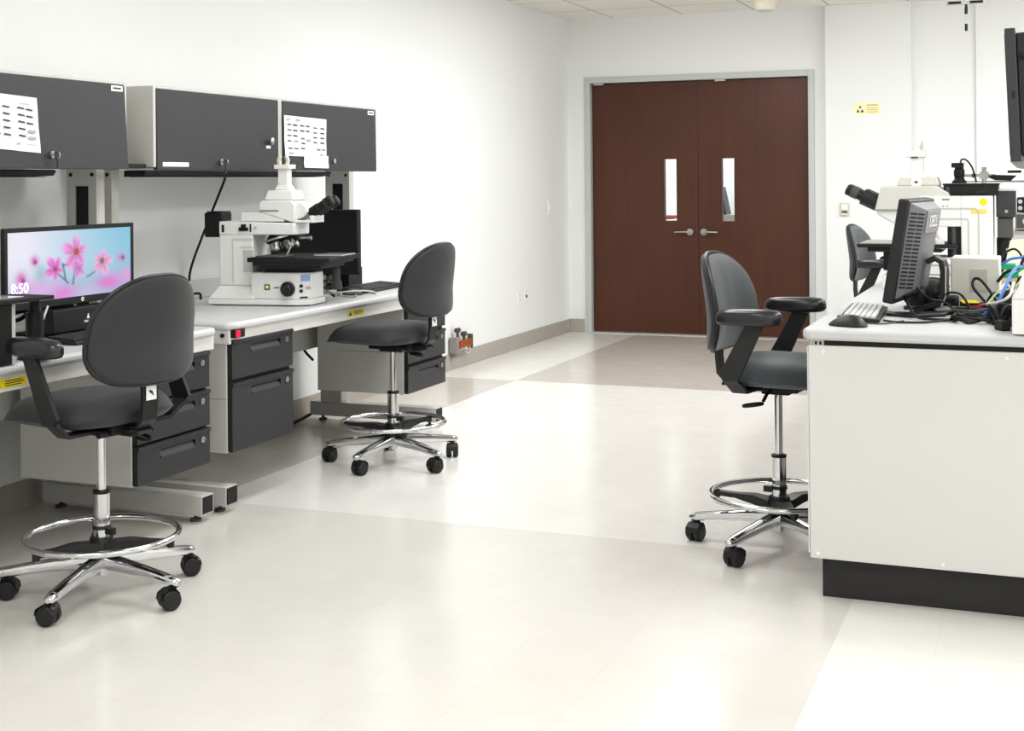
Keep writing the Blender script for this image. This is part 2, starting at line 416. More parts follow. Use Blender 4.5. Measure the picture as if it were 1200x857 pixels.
t = thing('gas_valve_manifold', 'copper and grey gas valve assembly low on left wall beyond the desk', 'valve', (XL, 8.62, .178))
b = MB(); b.box(.02, .06, -.07, .16, -.03, .022); b.build('manifold', M_copper, t, bevel=.006)
MB().cyl((0, -.05, 0), (.03, -.05, 0), .012).cyl((0, .1, 0), (.03, .1, 0), .012).build('wall_pipe', M_copper, t)
for yy, zz in ((-.05, .085), (.06, .05)):
    v = MB(); v.cyl((.04, yy, .02), (.04, yy, zz), .010); v.cyl((.04, yy - .02, zz + .012), (.04, yy + .02, zz + .012), .018); v.build('valve_stem', M_dgrey, t)
MB().box(.01, .07, -.125, -.085, -.06, .055).build('regulator', M_grey, t, bevel=.005)
MB().box(.015, .072, -.085, -.07, -.03, .025).build('red_collar', M_redp, t, bevel=.003)
MB().cyl((.04, -.09, -.03), (.04, -.09, -.085), .022).build('gauge', M_grey, t)
MB().tube([(.05, .04, -.03), (.06, .06, -.07), (.06, .12, -.07), (.05, .14, -.03)], .005, 8, smooth=5).build('hose', M_lgrey, t)
MB().box(.02, .055, .162, .19, -.05, .05).build('end_cap', M_dgrey, t, bevel=.003)

t = thing('static_warning_sign', 'cream warning sign with black triangle hand symbol on the white pillar', 'sign', (-1.336, YB - .09, 1.865))
MB().box(-.10, .10, -.002, 0, -.046, .046).build('plate', M_cream, t)
b = MB()
b.prism([(-.078, -.030), (-.054, -.030), (-.070, -.004)], 'y', -.0032, -.002)
b.prism([(-.048, -.030), (-.022, -.030), (-.034, -.006), (-.044, -.020)], 'y', -.0032, -.002)
b.prism([(-.060, .008), (-.054, .020), (-.046, .020), (-.042, .008), (-.050, .000)], 'y', -.0032, -.002)
b.build('hand_symbol', M_ink, t)
b = MB()
for k, (z, x1) in enumerate(((.026, .085), (.004, .085), (-.012, .085), (-.028, .085))):
    b.box(0.0, x1, -.003, -.002, z - (.005 if k == 0 else .003), z + (.005 if k == 0 else .003))
b.build('printed_lines', M_ctext, t)

t = thing('thermostat', 'small ivory wall control with dark display on the white pillar', 'thermostat', (-1.512, YB - .09, 1.066))
MB().box(-.033, .033, -.022, 0, -.052, .052).build('cover', M_ivory, t, bevel=.006)
MB().box(-.022, .022, -.0235, -.022, -.028, -.012).build('display', M_dgrey, t)
MB().box(-.024, .024, -.0245, -.022, .0, .04).build('faceplate', M_white, t, bevel=.002)

t = thing('ceiling_speaker_horn', 'cream cone shaped fitting hanging from the ceiling near the doors', 'ceiling fixture', (-1.93, 9.9, ZC))
MB().lathe([(.125, 0), (.125, -.012), (.112, -.04), (.085, -.10), (.072, -.145), (.05, -.155)], (0, 0, 0), (0, 0, 1), 32).build('cone', M_ivory, t)
MB().lathe([(.145, 0), (.145, -.008), (.127, -.012)], (0, 0, 0), (0, 0, 1), 32).build('trim_ring', M_white, t)

t = thing('ceiling_frame_bracket', 'flat black and white bracket hung from the ceiling above the right bench', 'bracket', (-.495, 9.3, 2.456))
MB().box(-.125, .12, -.03, .03, -.012, .012).build('bar', M_lgrey, t, bevel=.003)
for s, x in ((-1, -.07), (1, .065)): MB().box(x - .04, x + .04, -.034, -.03, -.009, .007).build('vent', M_black, t)
MB().cyl((-.004, 0, .012), (-.004, 0, .225), .012).build('drop_rod', M_steel, t)
MB().tube([(0, -.01, -.012), (.001, -.01, -.03)], .008, 10).build('plug', M_black, t)
b = MB(); b.cyl((.0, -.01, -.03), (.0, -.01, -.075), .010).build('cord_grip', M_black, t)
MB().cyl((.0, -.01, -.075), (.0, -.01, -.14), .003).build('cord', M_lgrey, t)
MB().cyl((.0, -.01, -.14), (.0, -.01, -.185), .009).build('cord_weight', M_black, t)

# ------------------------------------------------------------------ workbenches on the left
XF = -3.0     # front edge of the left worktops
def workbench(y0, y1, label, posts, zt):
    t = thing('workbench', label, 'workbench', (XF, y0, 0))
    L = y1 - y0
    # worktop, bull-nosed front, clipped front corners
    th = .032; c = .03
    poly = [(-.865, .0), (-c, 0), (0, c), (0, L - c), (-c, L), (-.865, L)]
    MB().prism(poly, 'z', zt - th, zt).build('worktop', M_lam, t, bevel=.012)
    # apron
    b = MB(); b.box(-.05, -.022, .01, L - .01, zt - th - .055, zt - th); b.box(-.85, -.05, .01, .035, zt - th - .055, zt - th); b.box(-.85, -.05, L - .035, L - .01, zt - th - .055, zt - th)
    b.build('apron', M_edge, t, bevel=.003)
    # back rail standing on the worktop
    MB().box(-.85, -.815, .04, L - .04, zt, zt + .085).build('back_rail', M_lgrey, t, bevel=.003)
    MB().box(-.62, -.60, .14, L - .14, .44, zt - th).build('modesty_panel', M_beige, t, bevel=.002)
    for yy in posts:
        yl = yy - y0
        # leg post and foot
        MB().box(-.74, -.61, yl - .03, yl + .03, .105, zt - th).build('leg', M_beige, t, bevel=.003)
        f = MB(); f.box(-.80, -.035, yl - .04, yl + .04, .03, .036); f.box(-.80, -.035, yl - .04, yl + .04, .099, .105)
        f.box(-.80, -.035, yl - .04, yl - .034, .036, .099); f.box(-.80, -.035, yl + .034, yl + .04, .036, .099); f.box(-.80, -.79, yl - .034, yl + .034, .036, .099)
        fo = f.build('foot', M_lgrey, t, bevel=.0015)
        if yy != posts[0] or len(posts) == 3:
            pass
        MB().box(-.042, -.034 if yl > .5 * L and y0 < 4 else -.031, yl - .034, yl + .034, .036, .099).build('foot_cap', M_black, fo)
        for gx in (-.74, -.09):
            MB().lathe([(.022, 0), (.022, .01), (.008, .014), (.008, .03)], (gx, yl, 0), (0, 0, 1), 14).build('levelling_glide', M_dgrey, fo)
        # slotted upright carrying the cabinets
        u = MB(); z0, z1 = zt, 1.375; x1 = -.543 if y0 < 4 else -.600 if yl < 1 else -.560
        x0 = x1 - .150; ya, yb = yl - .01, yl + .04
        u.box(x0, x1, ya + .012, yb, z0, z1)
        u.box(x0, x0 + .042, ya, ya + .012, z0, z1); u.box(x1 - .042, x1, ya, ya + .012, z0, z1)
        u.box(x0 + .042, x1 - .042, ya, ya + .012, z1 - .07, z1)
        up = u.build('upright', M_beige, t, bevel=.002)
        MB().box(x0 + .044, x1 - .044, ya + .008, ya + .0125, z0, z1 - .072).build('slot', M_black, up)
        for sx in (x0 + .022, x1 - .022): MB().cyl((sx, ya - .003, z1 - .025), (sx, ya, z1 - .025), .008, seg=12).build('screw', M_black, up)
    return t
W1 = workbench(2.42, 4.452, 'pale grey workbench in the left foreground carrying the lit flower monitor', [2.5, 4.41], .752)
W2 = workbench(4.535, 6.635, 'pale grey workbench along left wall under the large white microscope', [4.575, 6.54], .758)
# second bench's corner is squarer
# yellow static labels on the aprons
def esd_label(parent, y, z, wd, ht):
    b = MB(); b.m(0).box(-.022, -.0205, y - wd / 2, y + wd / 2, z - ht / 2, z + ht / 2)
    b.m(1).prism([(y - wd * .44, z - ht * .32), (y - wd * .26, z - ht * .32), (y - wd * .35, z + ht * .34)], 'x', -.0205, -.0198)
    for k in (-1, 0, 1): b.box(-.0205, -.0199, y - wd * .15 + abs(k) * .004, y + wd * .42 - abs(k) * .01, z + k * ht * .25 - ht * .05, z + k * ht * .25 + ht * .05)
    o = b.build('warning_label', [M_yellow, M_ink], parent); o['label'] = 'yellow label with black triangle'
esd_label(W2, 5.60 - 4.535, .700, .165, .026)
esd_label(W1, 3.33 - 2.42, .692, .15, .028)
t = thing('wrist_strap_monitor', 'small black meter with red digits under the near corner of the second workbench', 'meter', (XF - .03, 4.588, .712))
MB().box(-.03, .032, -.032, .036, -.016, .018).build('case', M_black, t, bevel=.002)
MB().box(.032, .0332, -.030, .0, -.012, .014).build('display', M_red, t)
MB().cyl((-.02, -.04, -.006), (-.02, -.052, -.006), .008).build('jack', M_black, t)
MB().box(-.06, -.01, -.038, -.032, -.012, .018).build('mount', M_steel, t)

def pedestal(y0, y1, z0, zt, splits, label, side_seam=True):
    """hanging drawer unit; splits = list of (z0,z1) of the drawers from below"""
    t = thing('drawer_pedestal', label, 'drawer unit', (XF - .02, y0, z0))
    w = y1 - y0; h = zt - z0
    b = MB(); b.box(-.52, -.022, 0, w, 0, h); b.build('body', M_beige, t, bevel=.003)
    b = MB(); b.box(-.4, -.024, -.0006, 0, h * .47, h * .475); b.build('seam', M_grey, t)
    MB().box(-.022, -.018, .006, w - .006, .006, h - .006).build('face_frame', M_black, t)
    for a, c in splits:
        a -= z0; c -= z0; T = .022
        d = MB()
        hw0, hw1, hz0, hz1 = w * .30, w * .78, c - .062, c - .03
        yl, yr = .006, w - .006
        # front with a recessed pull
        d.box(-.018, .0, yl, hw0, a, c); d.box(-.018, .0, hw1, yr, a, c); d.box(-.018, 0, hw0, hw1, a, hz0); d.box(-.018, 0, hw0, hw1, hz1, c)
        d.box(-.018, -.014, hw0, hw1, hz0, hz1)
        dr = d.build('drawer', M_char_d, t)
        # bevelled lip along the top
        MB().prism([(0, c - .016), (.006, c - .014), (.006, c - .003), (-.004, c)], 'y', yl, yr).build('drawer_lip', M_char_d, dr)
        MB().prism([(-.014, hz0), (.002, hz0), (.002, hz0 + .006), (-.012, hz1 - .004)], 'y', hw0 + .004, hw1 - .004).build('recessed_pull', M_char, dr)
        lk = MB(); lk.cyl((0, w * .875, c - .04), (.006, w * .875, c - .04), .012, seg=18); lk.build('lock', M_steel, dr)
        MB().box(.006, .0065, w * .875 - .0015, w * .875 + .0015, c - .045, c - .035).build('keyhole', M_black, dr)
    return t
pedestal(3.955, 4.412, .228, .668, [(.232, .370), (.380, .517), (.527, .664)], 'charcoal three drawer pedestal under the first workbench behind the near stool')
pedestal(4.556, 5.03, .236, .690, [(.240, .515), (.530, .686)], 'charcoal two drawer pedestal with deep lower drawer under the second workbench')
pedestal(6.135, 6.60, .232, .68, [(.236, .372), (.388, .525), (.54, .676)], 'charcoal drawer pedestal at far end of second workbench behind the armless stool')

# ------------------------------------------------------------------ overhead cabinets
CXF = -3.39
def cabinet(y0, y1, label, tilt=0.0, lock=None, knob=None, sticker=None, strip=None, keyed=False):
    z0, z1 = 1.378, 1.712
    t = thing('overhead_cabinet', label, 'cabinet', (CXF, y0, z0))
    w = y1 - y0; h = z1 - z0
    b = MB(); p = .018; dpt = .40
    b.box(-dpt, .008, 0, p, 0, h); b.box(-dpt, .008, w - p, w, 0, h); b.box(-dpt, .008, p, w - p, h - .012, h); b.box(-dpt, -.012, p, w - p, 0, p); b.box(-dpt, -dpt + .01, p, w - p, p, h - p)
    b.build('body', M_beige, t, bevel=.003)
    d = MB(); d.box(-.008, .012, .0185, w - .0185, -.010, h - .0125)
    d2 = d.build('door', M_char, t, bevel=.003)
    if tilt:
        for v in d2.data.vertices:
            v.co.x += tilt * (1 - v.co.z / h)
    def on(yy, zz): return (.012 + tilt * (1 - (zz - z0) / h), yy - y0, zz - z0)
    if lock:
        x, y, z = on(*lock)
        lo = MB().cyl((x, y, z), (x + .012, y, z), .013, seg=18).build('lock', M_steel, d2)
        if keyed:
            MB().box(x + .012, x + .03, y - .002, y + .002, z - .006, z + .005).cyl((x + .03, y - .0025, z - .002), (x + .03, y + .0025, z - .002), .014, seg=16).build('key', M_steel, lo)
            MB().tube([(x + .03, y, z - .012), (x + .026, y + .01, z - .03), (x + .02, y + .015, z - .05)], .005, 8, smooth=4).build('key_fob', M_dgrey, lo)
    if knob:
        x, y, z = on(*knob)
        MB().lathe([(.008, 0), (.008, .012), (.016, .016), (.016, .026), (.010, .03)], (x, y, z), (1, 0, 0), 18).build('knob', M_steel, d2)
        MB().box(x, x + .003, y - .018, y + .018, z - .034, z - .02).build('knob_plate', M_white, d2)
    if sticker:
        x, y, z = on(*sticker)
        b = MB(); b.box(x, x + .0008, y - .035, y + .035, z - .011, z + .011); b.m(1).box(x + .0008, x + .0012, y - .024, y + .024, z - .003, z + .004)
        b.build('name_sticker', [M_paper, M_ink], d2)
    if strip:
        x, y, z = on(*strip)
        MB().box(x, x + .001, y - .09, y + .09, z - .009, z + .009).build('label_strip', M_paper, d2)
    return t
cabinet(3.41, 4.385, 'charcoal overhead cabinet in the left foreground with one key in its lock', .018, lock=(3.922, 1.420), sticker=(4.318, 1.684), keyed=True)
cabinet(4.555, 5.525, 'charcoal overhead cabinet with white label strip and two locks, middle of the row', 0, lock=(5.02, 1.405), knob=(5.415, 1.505), strip=(4.70, 1.391), keyed=True)
cabinet(5.527, 6.515, 'charcoal overhead cabinet with a large white sheet on it, far end of row', .004, lock=(6.02, 1.420), sticker=(6.44, 1.682))

def task_light(y0, y1, x0, label):
    t = thing('task_light', label, 'light fixture', (x0, y0, 1.340))
    w = y1 - y0
    MB().prism([(-.10, .0), (.0, .004), (.012, .022), (.0, .026), (-.10, .026)], 'y', 0, w).build('housing', M_black, t, bevel=.002)
    MB().box(-.085, -.02, .02, w - .02, -.002, 0).build('diffuser', M_grey, t)
    return t
task_light(4.51, 6.02, -3.395, 'long black task light under the middle overhead cabinet')
task_light(3.3, 4.02, -3.43, 'black task light under the left foreground cabinet')
t = thing('cabinet_bracket', 'small black bracket between the first and second overhead cabinets', 'bracket', (-3.45, 4.46, 1.378))
MB().box(-.06, .05, -.065, .07, -.004, .014).build('plate', M_black, t, bevel=.002)
MB().box(-.05, .03, -.075, -.02, -.012, -.004).build('lip', M_steel, t)

# sheets stuck to the cabinet doors
def sheet(label, corners, X, marks, light=(), tilt=0.0):
    (ya, za), (yb, zb), (yc, zc), (yd, zd) = corners     # tl, tr, br, bl
    def P(u, v):
        return ((ya * (1 - u) + yb * u) * (1 - v) + (yd * (1 - u) + yc * u) * v, (za * (1 - u) + zb * u) * (1 - v) + (zd * (1 - u) + zc * u) * v)
    t = thing('paper_sheet', label, 'paper', (X, ya, za), 0, 'printed sheets on the cabinet doors')
    b = MB(); n = 8
    grid = [[b.bm.verts.new((.0015 + tilt * j / n + .002 * math.sin(i * 1.7 + j) * (j / n), P(i / n, j / n)[0] - ya, P(i / n, j / n)[1] - za)) for i in range(n + 1)] for j in range(n + 1)]
    for j in range(n):
        for i in range(n): b.face([grid[j][i], grid[j + 1][i], grid[j + 1][i + 1], grid[j][i + 1]])
    b.build('sheet', M_paper, t)
    b = MB()
    for mi, lst in ((0, marks), (1, light)):
        b.m(mi)
        for (u0, u1, v0, v1) in lst:
            q = [P(u0, v0), P(u1, v0 + (.012 if mi == 0 else 0)), P(u1, v1 + (.012 if mi == 0 else 0)), P(u0, v1)]
            b.face([b.bm.verts.new((.0052 + tilt * (za - z) / (za - zd), y - ya, z - za)) for y, z in q])
    b.build('printed_table', [M_ink, M_inkl], t)
    return t
mk = []
for r in range(5): mk.append((.62, .74, .20 + r * .125, .228 + r * .125))
for r in range(3): mk.append((.77, .89, .215 + r * .125, .243 + r * .125))
for r in range(5): mk.append((.18, .30, .20 + r * .125, .228 + r * .125)); mk.append((.36, .48, .205 + r * .125, .233 + r * .125))
sheet('white printed sheet on the left foreground cabinet door', [(3.585, 1.632), (3.863, 1.622), (3.868, 1.424), (3.585, 1.440)], CXF + .0175,
      mk, [(.79, .92, .60, .655), (.79, .92, .72, .775), (.66, .84, .13, .145), (.70, .94, .86, .872), (.58, .63, .85, .885)], tilt=.0115)
mk = []; lt = []
for r in range(4): mk.append((.06, .15, .20 + r * .135, .225 + r * .135))
for r in range(3): mk.append((.19, .29, .20 + r * .135, .232 + r * .135))
for r in range(2): mk += [(.35, .45, .205 + r * .13, .235 + r * .13), (.49, .58, .205 + r * .13, .235 + r * .13)]
for r in range(4): mk += [(.67, .76, .235 + r * .125, .262 + r * .125), (.84, .94, .235 + r * .125, .268 + r * .125)]
mk += [(.37, .46, .53, .555), (.38, .47, .65, .678), (.07, .17, .79, .815), (.21, .31, .79, .815), (.37, .47, .78, .806), (.75, .84, .79, .815), (.88, .97, .79, .815)]
lt = [(.04, .12, .08, .12), (.25, .35, .07, .12), (.21, .31, .60, .65), (.51, .60, .555, .61), (.08, .20, .91, .945), (.82, .92, .92, .96), (.4, .55, .16, .17), (.68, .76, .17, .18), (.84, .92, .19, .20), (.42, .56, .485, .495), (.1, .28, .73, .737)]
sheet('large white printed table sheet on the far overhead cabinet door', [(5.545, 1.633), (5.950, 1.628), (5.945, 1.437), (5.552, 1.440)], CXF + .0175, mk, lt)
sheet('small white note overlapping the bottom of the large printed sheet', [(5.727, 1.444), (5.965, 1.444), (5.968, 1.382), (5.727, 1.384)], CXF + .0185, [], [(.15, .85, .2, .215), (.1, .8, .4, .412)])

# ------------------------------------------------------------------ chairs
def outline(n, a, b, nt, nb, taper):
    out = []
    for i in range(n):
        t = 2 * PI * i / n; c, s = math.cos(t), math.sin(t)
        e = nt if s >= 0 else nb
        y = a * math.copysign(abs(c) ** (2 / e), c); z = b * math.copysign(abs(s) ** (2 / e), s)
        y *= 1 - taper * (z / b + 1) / 2
        out.append((y, z))
    return out

def pad_mesh(outl, rings, f_top, f_bot):
    """closed cushion: disc grid on top and bottom of a shared outline; f(y,z,rho)->(point)"""
    b = MB(); n = len(outl); T = []; Bt = []
    for k in range(1, rings + 1):
        rho = math.sin(k / rings * PI / 2)
        T.append([b.bm.verts.new(f_top(y * rho, z * rho, rho)) for y, z in outl])
        if k < rings: Bt.append([b.bm.verts.new(f_bot(y * rho, z * rho, rho)) for y, z in outl])
    Bt.append(T[-1])
    ct = b.bm.verts.new(f_top(0, 0, 0)); cb = b.bm.verts.new(f_bot(0, 0, 0))
    for R, c in ((T, ct), (Bt, cb)):
        for i in range(n): b.face([c, R[0][i], R[0][(i + 1) % n]])
        for r0, r1 in zip(R, R[1:]): b.bridge(r0, r1)
    return b

def chair(label, x, y, facing, base_rot, arms=True, dz=0.0, dark=False, back_dz=0.0, hb=.182, back_dx=0.0, arm_dz=0.0):
    t = thing('lab_stool', label, 'chair', (x, y, 0), facing, 'black laboratory stools on five star chrome bases')
    fab = M_fabric_dark if dark else M_fabric
    br = base_rot - facing
    # five star base
    MB().lathe([(.012, .062), (.017, .064), (.017, .08), (.036, .086), (.038, .13), (.030, .138)], (0, 0, 0), (0, 0, 1), 24).build('base_hub', M_chrome, t)
    for k in range(5):
        a = br + k * 2 * PI / 5; c, s = math.cos(a), math.sin(a)
        b = MB(); sec = []
        for r, zt, zb, hw in ((.025, .136, .082, .026), (.12, .126, .082, .0235), (.22, .113, .076, .021), (.30, .101, .068, .020), (.320, .096, .067, .016), (.329, .089, .072, .008)):
            ring = []
            for q in range(10):
                th = 2 * PI * q / 10
                yy = hw * math.cos(th); zz = (zt + zb) / 2 + (zt - zb) / 2 * math.copysign(abs(math.sin(th)) ** .8, math.sin(th))
                ring.append(b.bm.verts.new((r * c - yy * s, r * s + yy * c, zz)))
            sec.append(ring)
        for p, q in zip(sec, sec[1:]): b.bridge(p, q)
        b.face(sec[0][::-1]); b.face(sec[-1])
        lg = b.build('base_leg', M_chrome, t)
        # twin wheel caster under the tip
        w = MB(); ca = a + 1.1 + k * 1.7; cx, cy = .302 * c, .302 * s
        dx, dy = math.cos(ca), math.sin(ca); px, py = cx - dx * .012, cy - dy * .012
        ax = Vector((-dy, dx, 0))
        for sgn in (-1, 1):
            c0 = Vector((px, py, .031)) + ax * sgn * .004
            w.lathe([(.028, 0), (.031, .003), (.031, .018), (.026, .024), (.008, .025)], c0, ax * sgn, 20)
        w.cyl((cx, cy, .045), (cx, cy, .080), .011, seg=12)
        hood = [(-.034, .032), (-.030, .052), (-.010, .065), (.014, .065), (.026, .052), (.027, .032)]
        for p, q in zip(hood, hood[1:]):
            A = []
            for (u, z), sg in ((p, -1), (q, -1), (q, 1), (p, 1)):
                A.append(w.bm.verts.new((px + dx * u + ax.x * sg * .0245, py + dy * u + ax.y * sg * .0245, z)))
            w.face(A)
        w.build('caster', M_caster, lg)
    # column
    MB().lathe([(.026, .13), (.026, .325), (.021, .330)], (0, 0, 0), (0, 0, 1), 28).build('column_sleeve', M_chrome, t)
    MB().lathe([(.0268, .326), (.0268, .334), (.017, .337)], (0, 0, 0), (0, 0, 1), 24).build('column_collar', M_black, t)
    MB().cyl((0, 0, .33), (0, 0, .545 + dz), .0145, seg=22).build('gas_cylinder', M_chrome, t)
    # foot ring with black spider
    R = .240; zr = .190
    ring = MB().tube([(R * math.cos(2 * PI * i / 56), R * math.sin(2 * PI * i / 56), zr) for i in range(56)], .0105, 12, closed=True).build('foot_ring', M_chrome, t)
    sp = MB()
    sp.lathe([(.046, .128), (.048, .15), (.038, .172), (.036, .186), (.030, .188)], (0, 0, 0), (0, 0, 1), 24)
    for k in range(3):
        a = br + .35 + k * 2 * PI / 3; c, s = math.cos(a), math.sin(a)
        P = [(.03, .157, .035), (.09, .168, .022), (.16, .174, .016), (.235, .176, .014)]
        sec = []
        for r, z, hw in P:
            sec.append([sp.bm.verts.new((r * c - q * hw * s, r * s + q * hw * c, z + e * (.016 if r < .1 else .008))) for q, e in ((-1, -1), (1, -1), (1, 1), (-1, 1))])
        for p, q in zip(sec, sec[1:]): sp.bridge(p, q)
        sp.face(sec[0][::-1]); sp.face(sec[-1])
        sp.cyl((.232 * c, .232 * s, .160), (.232 * c, .232 * s, .186), .012, seg=12)
    sp.build('foot_ring_spider', M_plastic, ring)
    MB().lathe([(.0285, .212), (.0285, .222), (.027, .224)], (0, 0, 0), (0, 0, 1), 24).box(-.055, -.026, -.009, .009, .198, .218).build('foot_ring_clamp', M_plastic, ring)
    MB().cyl((.049 * math.cos(br + 1.4), .049 * math.sin(br + 1.4), .15), (.052 * math.cos(br + 1.4), .052 * math.sin(br + 1.4), .15), .006, seg=12).build('release_button', M_redp, ring)
    # mechanism
    zs = .548 + dz
    b = MB(); b.box(-.13, .09, -.07, .07, zs - .02, zs + .012); b.box(-.05, .05, -.04, .04, zs - .034, zs - .02); b.box(-.17, -.02, -.025, .025, zs - .026, zs + .006)
    b.cyl((-.10, -.10, zs - .012), (-.10, .10, zs - .012), .014, seg=12)
    mech = b.build('seat_mechanism', M_black, t, bevel=.004)
    lv = MB(); lv.tube([(.0, -.05, zs - .012), (-.01, -.085, zs - .02), (-.02, -.11, zs - .048)], .006, 8, smooth=5)
    lv.tube([(-.052 + .034 * math.cos(q * PI / 8), -.125 + .02 * math.sin(q * PI / 8), zs - .060 + .006 * math.cos(q * PI / 8)) for q in range(16)], .006, 8, closed=True)
    lv.build('height_lever', M_black, mech)
    # seat cushion
    ol = outline(48, .235, .235, 3.2, 3.0, 0.06)
    def top(yy, xx, rho):
        # xx forward
        z = zs + .050 + .050 * (1 - rho ** 12) + .014 * (1 - rho ** 3) - .030 * max(0, xx / .235) ** 2.2 - .018 + .012 * max(0, -xx / .235) ** 2 + .010 * (abs(yy) / .235) ** 2 * (1 - rho ** 4) + .008 * (1 - min(1, abs(yy) / .2))
        return (xx + .055, yy, z)
    def bot(yy, xx, rho):
        return (xx * .96 + .055, yy * .96, zs + .010 + .020 * rho ** 14 - .004 * max(0, xx / .235) ** 2.2)
    pad_mesh(ol, 10, top, bot).build('seat', fab, t, ang=70)
    # back support bar: from beneath the seat out to the rear and up
    xb = -.212
    MB().strip([(-.08, 0, zs - .006), (-.20, 0, zs - .008), (xb + .025, 0, zs + .002), (xb - .002, 0, zs + .03), (xb - .008, 0, zs + .09), (xb - .006, 0, zs + .15), (xb - .004, 0, zs + .22)], (0, 1, 0), .062, .011).build('back_bar', M_plastic, t, bevel=.002)
    lb = MB(); lb.m(0).box(xb - .0165, xb - .0155, -.021, .021, zs + .092, zs + .140); lb.m(1).prism([(-.010, zs + .104), (.012, zs + .120), (.004, zs + .124), (-.004, zs + .120)], 'x', xb - .0172, xb - .0164)
    o = lb.build('care_label', [M_paper, M_ink], t); o['label'] = 'white label on the bar below the backrest'
    # backrest
    xb = -.258 + back_dx
    zc = zs + .330 + back_dz
    ol = outline(56, .225, hb, 2.35, 3.3, .14)
    def shape(yy, zz):
        v = zz / hb
        return xb + .030 + 1.35 * yy * yy - .020 * v * v * (1 if v > 0 else .8) - .012 * v + .006 * math.exp(-((v + .35) / .4) ** 2)
    def front(yy, zz, rho): return (shape(yy, zz) + .020 + .022 * (1 - rho ** 5) + .012 * (1 - min(1, abs(yy) / .19)), yy, zc + zz)
    def mid(yy, zz, rho): return (shape(yy, zz) + .012 + .006 * rho ** 6, yy, zc + zz)
    def back(yy, zz, rho): return (shape(yy, zz) - .010 - .010 * (1 - rho ** 4), yy * 1.012, zc + zz * 1.012)
    def back_in(yy, zz, rho): return (shape(yy, zz) + .012, yy * 1.012, zc + zz * 1.012)
    pad_mesh(ol, 10, front, mid).build('backrest_cushion', fab, t, ang=70)
    # rear shell with a raised rim
    def back2(yy, zz, rho): return (shape(yy, zz) - .006 - .014 * (1 - rho ** 6), yy * 1.012, zc + zz * 1.012)
    pad_mesh(ol, 10, back_in, back2).build('backrest_shell', M_fabric_dark, t, ang=70)
    rim = [Vector((shape(yy, zz) + .010, yy * 1.015, zc + zz * 1.015)) for yy, zz in ol]
    MB().tube(rim, .0085, 8, closed=True).build('backrest_rim', M_plastic, t)
    if arms:
        for s in (-1, 1):
            za = zs + .262 + arm_dz
            P = [(-.06, s * .06, zs - .006), (-.07, s * .205, zs - .004), (-.085, s * .266, zs + .046), (-.02, s * .285, za - .012)]
            b = MB(); b.strip(P[:3], (1, 0, 0), .058, .012)
            pl = [(-.124, zs + .060), (-.098, zs + .038), (-.056, zs + .038), (-.044, zs + .060), (.040, za - .006), (-.022, za - .006)]
            b.prism(pl, 'y', s * .262, s * .275)
            b.build('arm_bracket', M_plastic, t, bevel=.002)
            p = MB(); nn = 24
            def sec(z, k): return [p.bm.verts.new((-.005 + math.copysign(abs(math.cos(2 * PI * i / nn)) ** .72, math.cos(2 * PI * i / nn)) * .116 * k - .012, s * .266 + math.copysign(abs(math.sin(2 * PI * i / nn)) ** .8, math.sin(2 * PI * i / nn)) * (.043 - (.006 if math.cos(2 * PI * i / nn) < 0 else 0)) * k, z + .010 * (math.cos(2 * PI * i / nn) * k * .3))) for i in range(nn)]
            rings = [sec(za - .016, .82), sec(za - .012, .94), sec(za - .002, 1.0), sec(za + .014, 1.0), sec(za + .026, .95), sec(za + .034, .84), sec(za + .038, .6), sec(za + .039, .25)]
            for q0, q1 in zip(rings, rings[1:]): p.bridge(q0, q1)
            p.face(rings[0][::-1]); p.face(rings[-1])
            p.build('arm_pad', M_pad, t, ang=60)
    return t
R_ = math.radians
chair('black stool with armrests in the left foreground, its back to the camera', -2.818, 3.512, R_(170), R_(-7.5), True, dark=True, dz=.0, hb=.163, back_dz=-.016, back_dx=-.030, arm_dz=-.002)
chair('black stool without armrests at the second workbench', -2.852, 5.64, R_(174), R_(49), False, dark=True, dz=.008, hb=.161, back_dz=-.022, back_dx=-.030)
chair('grey-black stool with armrests at the left side of the white bench', -.897, 4.79, R_(-7), R_(33), True, dz=.036, hb=.171, back_dz=-.043, arm_dz=-.014)
chair('black stool half hidden at far end of the white bench by back wall', -1.0, 9.25, R_(-10), R_(20), True, dz=-.065)

# ------------------------------------------------------------------ white bench on the right
BZ = .845
t = thing('lab_bench', 'long white lab bench with black toe kick at the right', 'bench', (-.705, 4.24, 0))
by1 = 9.9 - 4.24; bx1 = 1.55
MB().prism([(-.012, .005), (0.008, -.025), (bx1, -.025), (bx1, by1), (-.012, by1)], 'z', BZ - .034, BZ).build('worktop', M_lam, t, bevel=.010)
MB().box(0, .0055, 0.004, .034, .145, BZ - .056).build('side_edge', M_panel, t, bevel=.002)
MB().box(.42, .44, .03, by1 - .03, .13, BZ - .056).build('knee_panel', M_panel, t, bevel=.002)
MB().box(.006, bx1 - .02, 0.002, .020, .130, BZ - .052).build('end_panel', M_panel, t, bevel=.002)
MB().box(.018, bx1 - .03, .01, by1 - .04, BZ - .056, BZ - .0335).build('black_rail', M_black, t)
MB().box(bx1 - .03, bx1 - .018, 0, by1 - .03, .13, BZ - .05).build('far_panel', M_panel, t)
b = MB(); b.box(.036, bx1 - .04, .05, .062, 0, .150); b.box(.036, .048, .062, .12, 0, .150); b.box(.46, .48, .062, by1 - .08, 0, .150)
for xx in (.11, .17, .33, .39): b.box(xx, xx + .004, .0485, .05, .105, .150)
b.build('toe_kick', M_toe, t, bevel=.002)
for xx, zz in ((.03, .145), (.40, .145), (.05, .775), (.585, .775)):
    MB().lathe([(.006, 0), (.006, .002), (.003, .0035)], (xx, .002, zz), (0, -1, 0), 12).build('screw_cap', M_white, t)
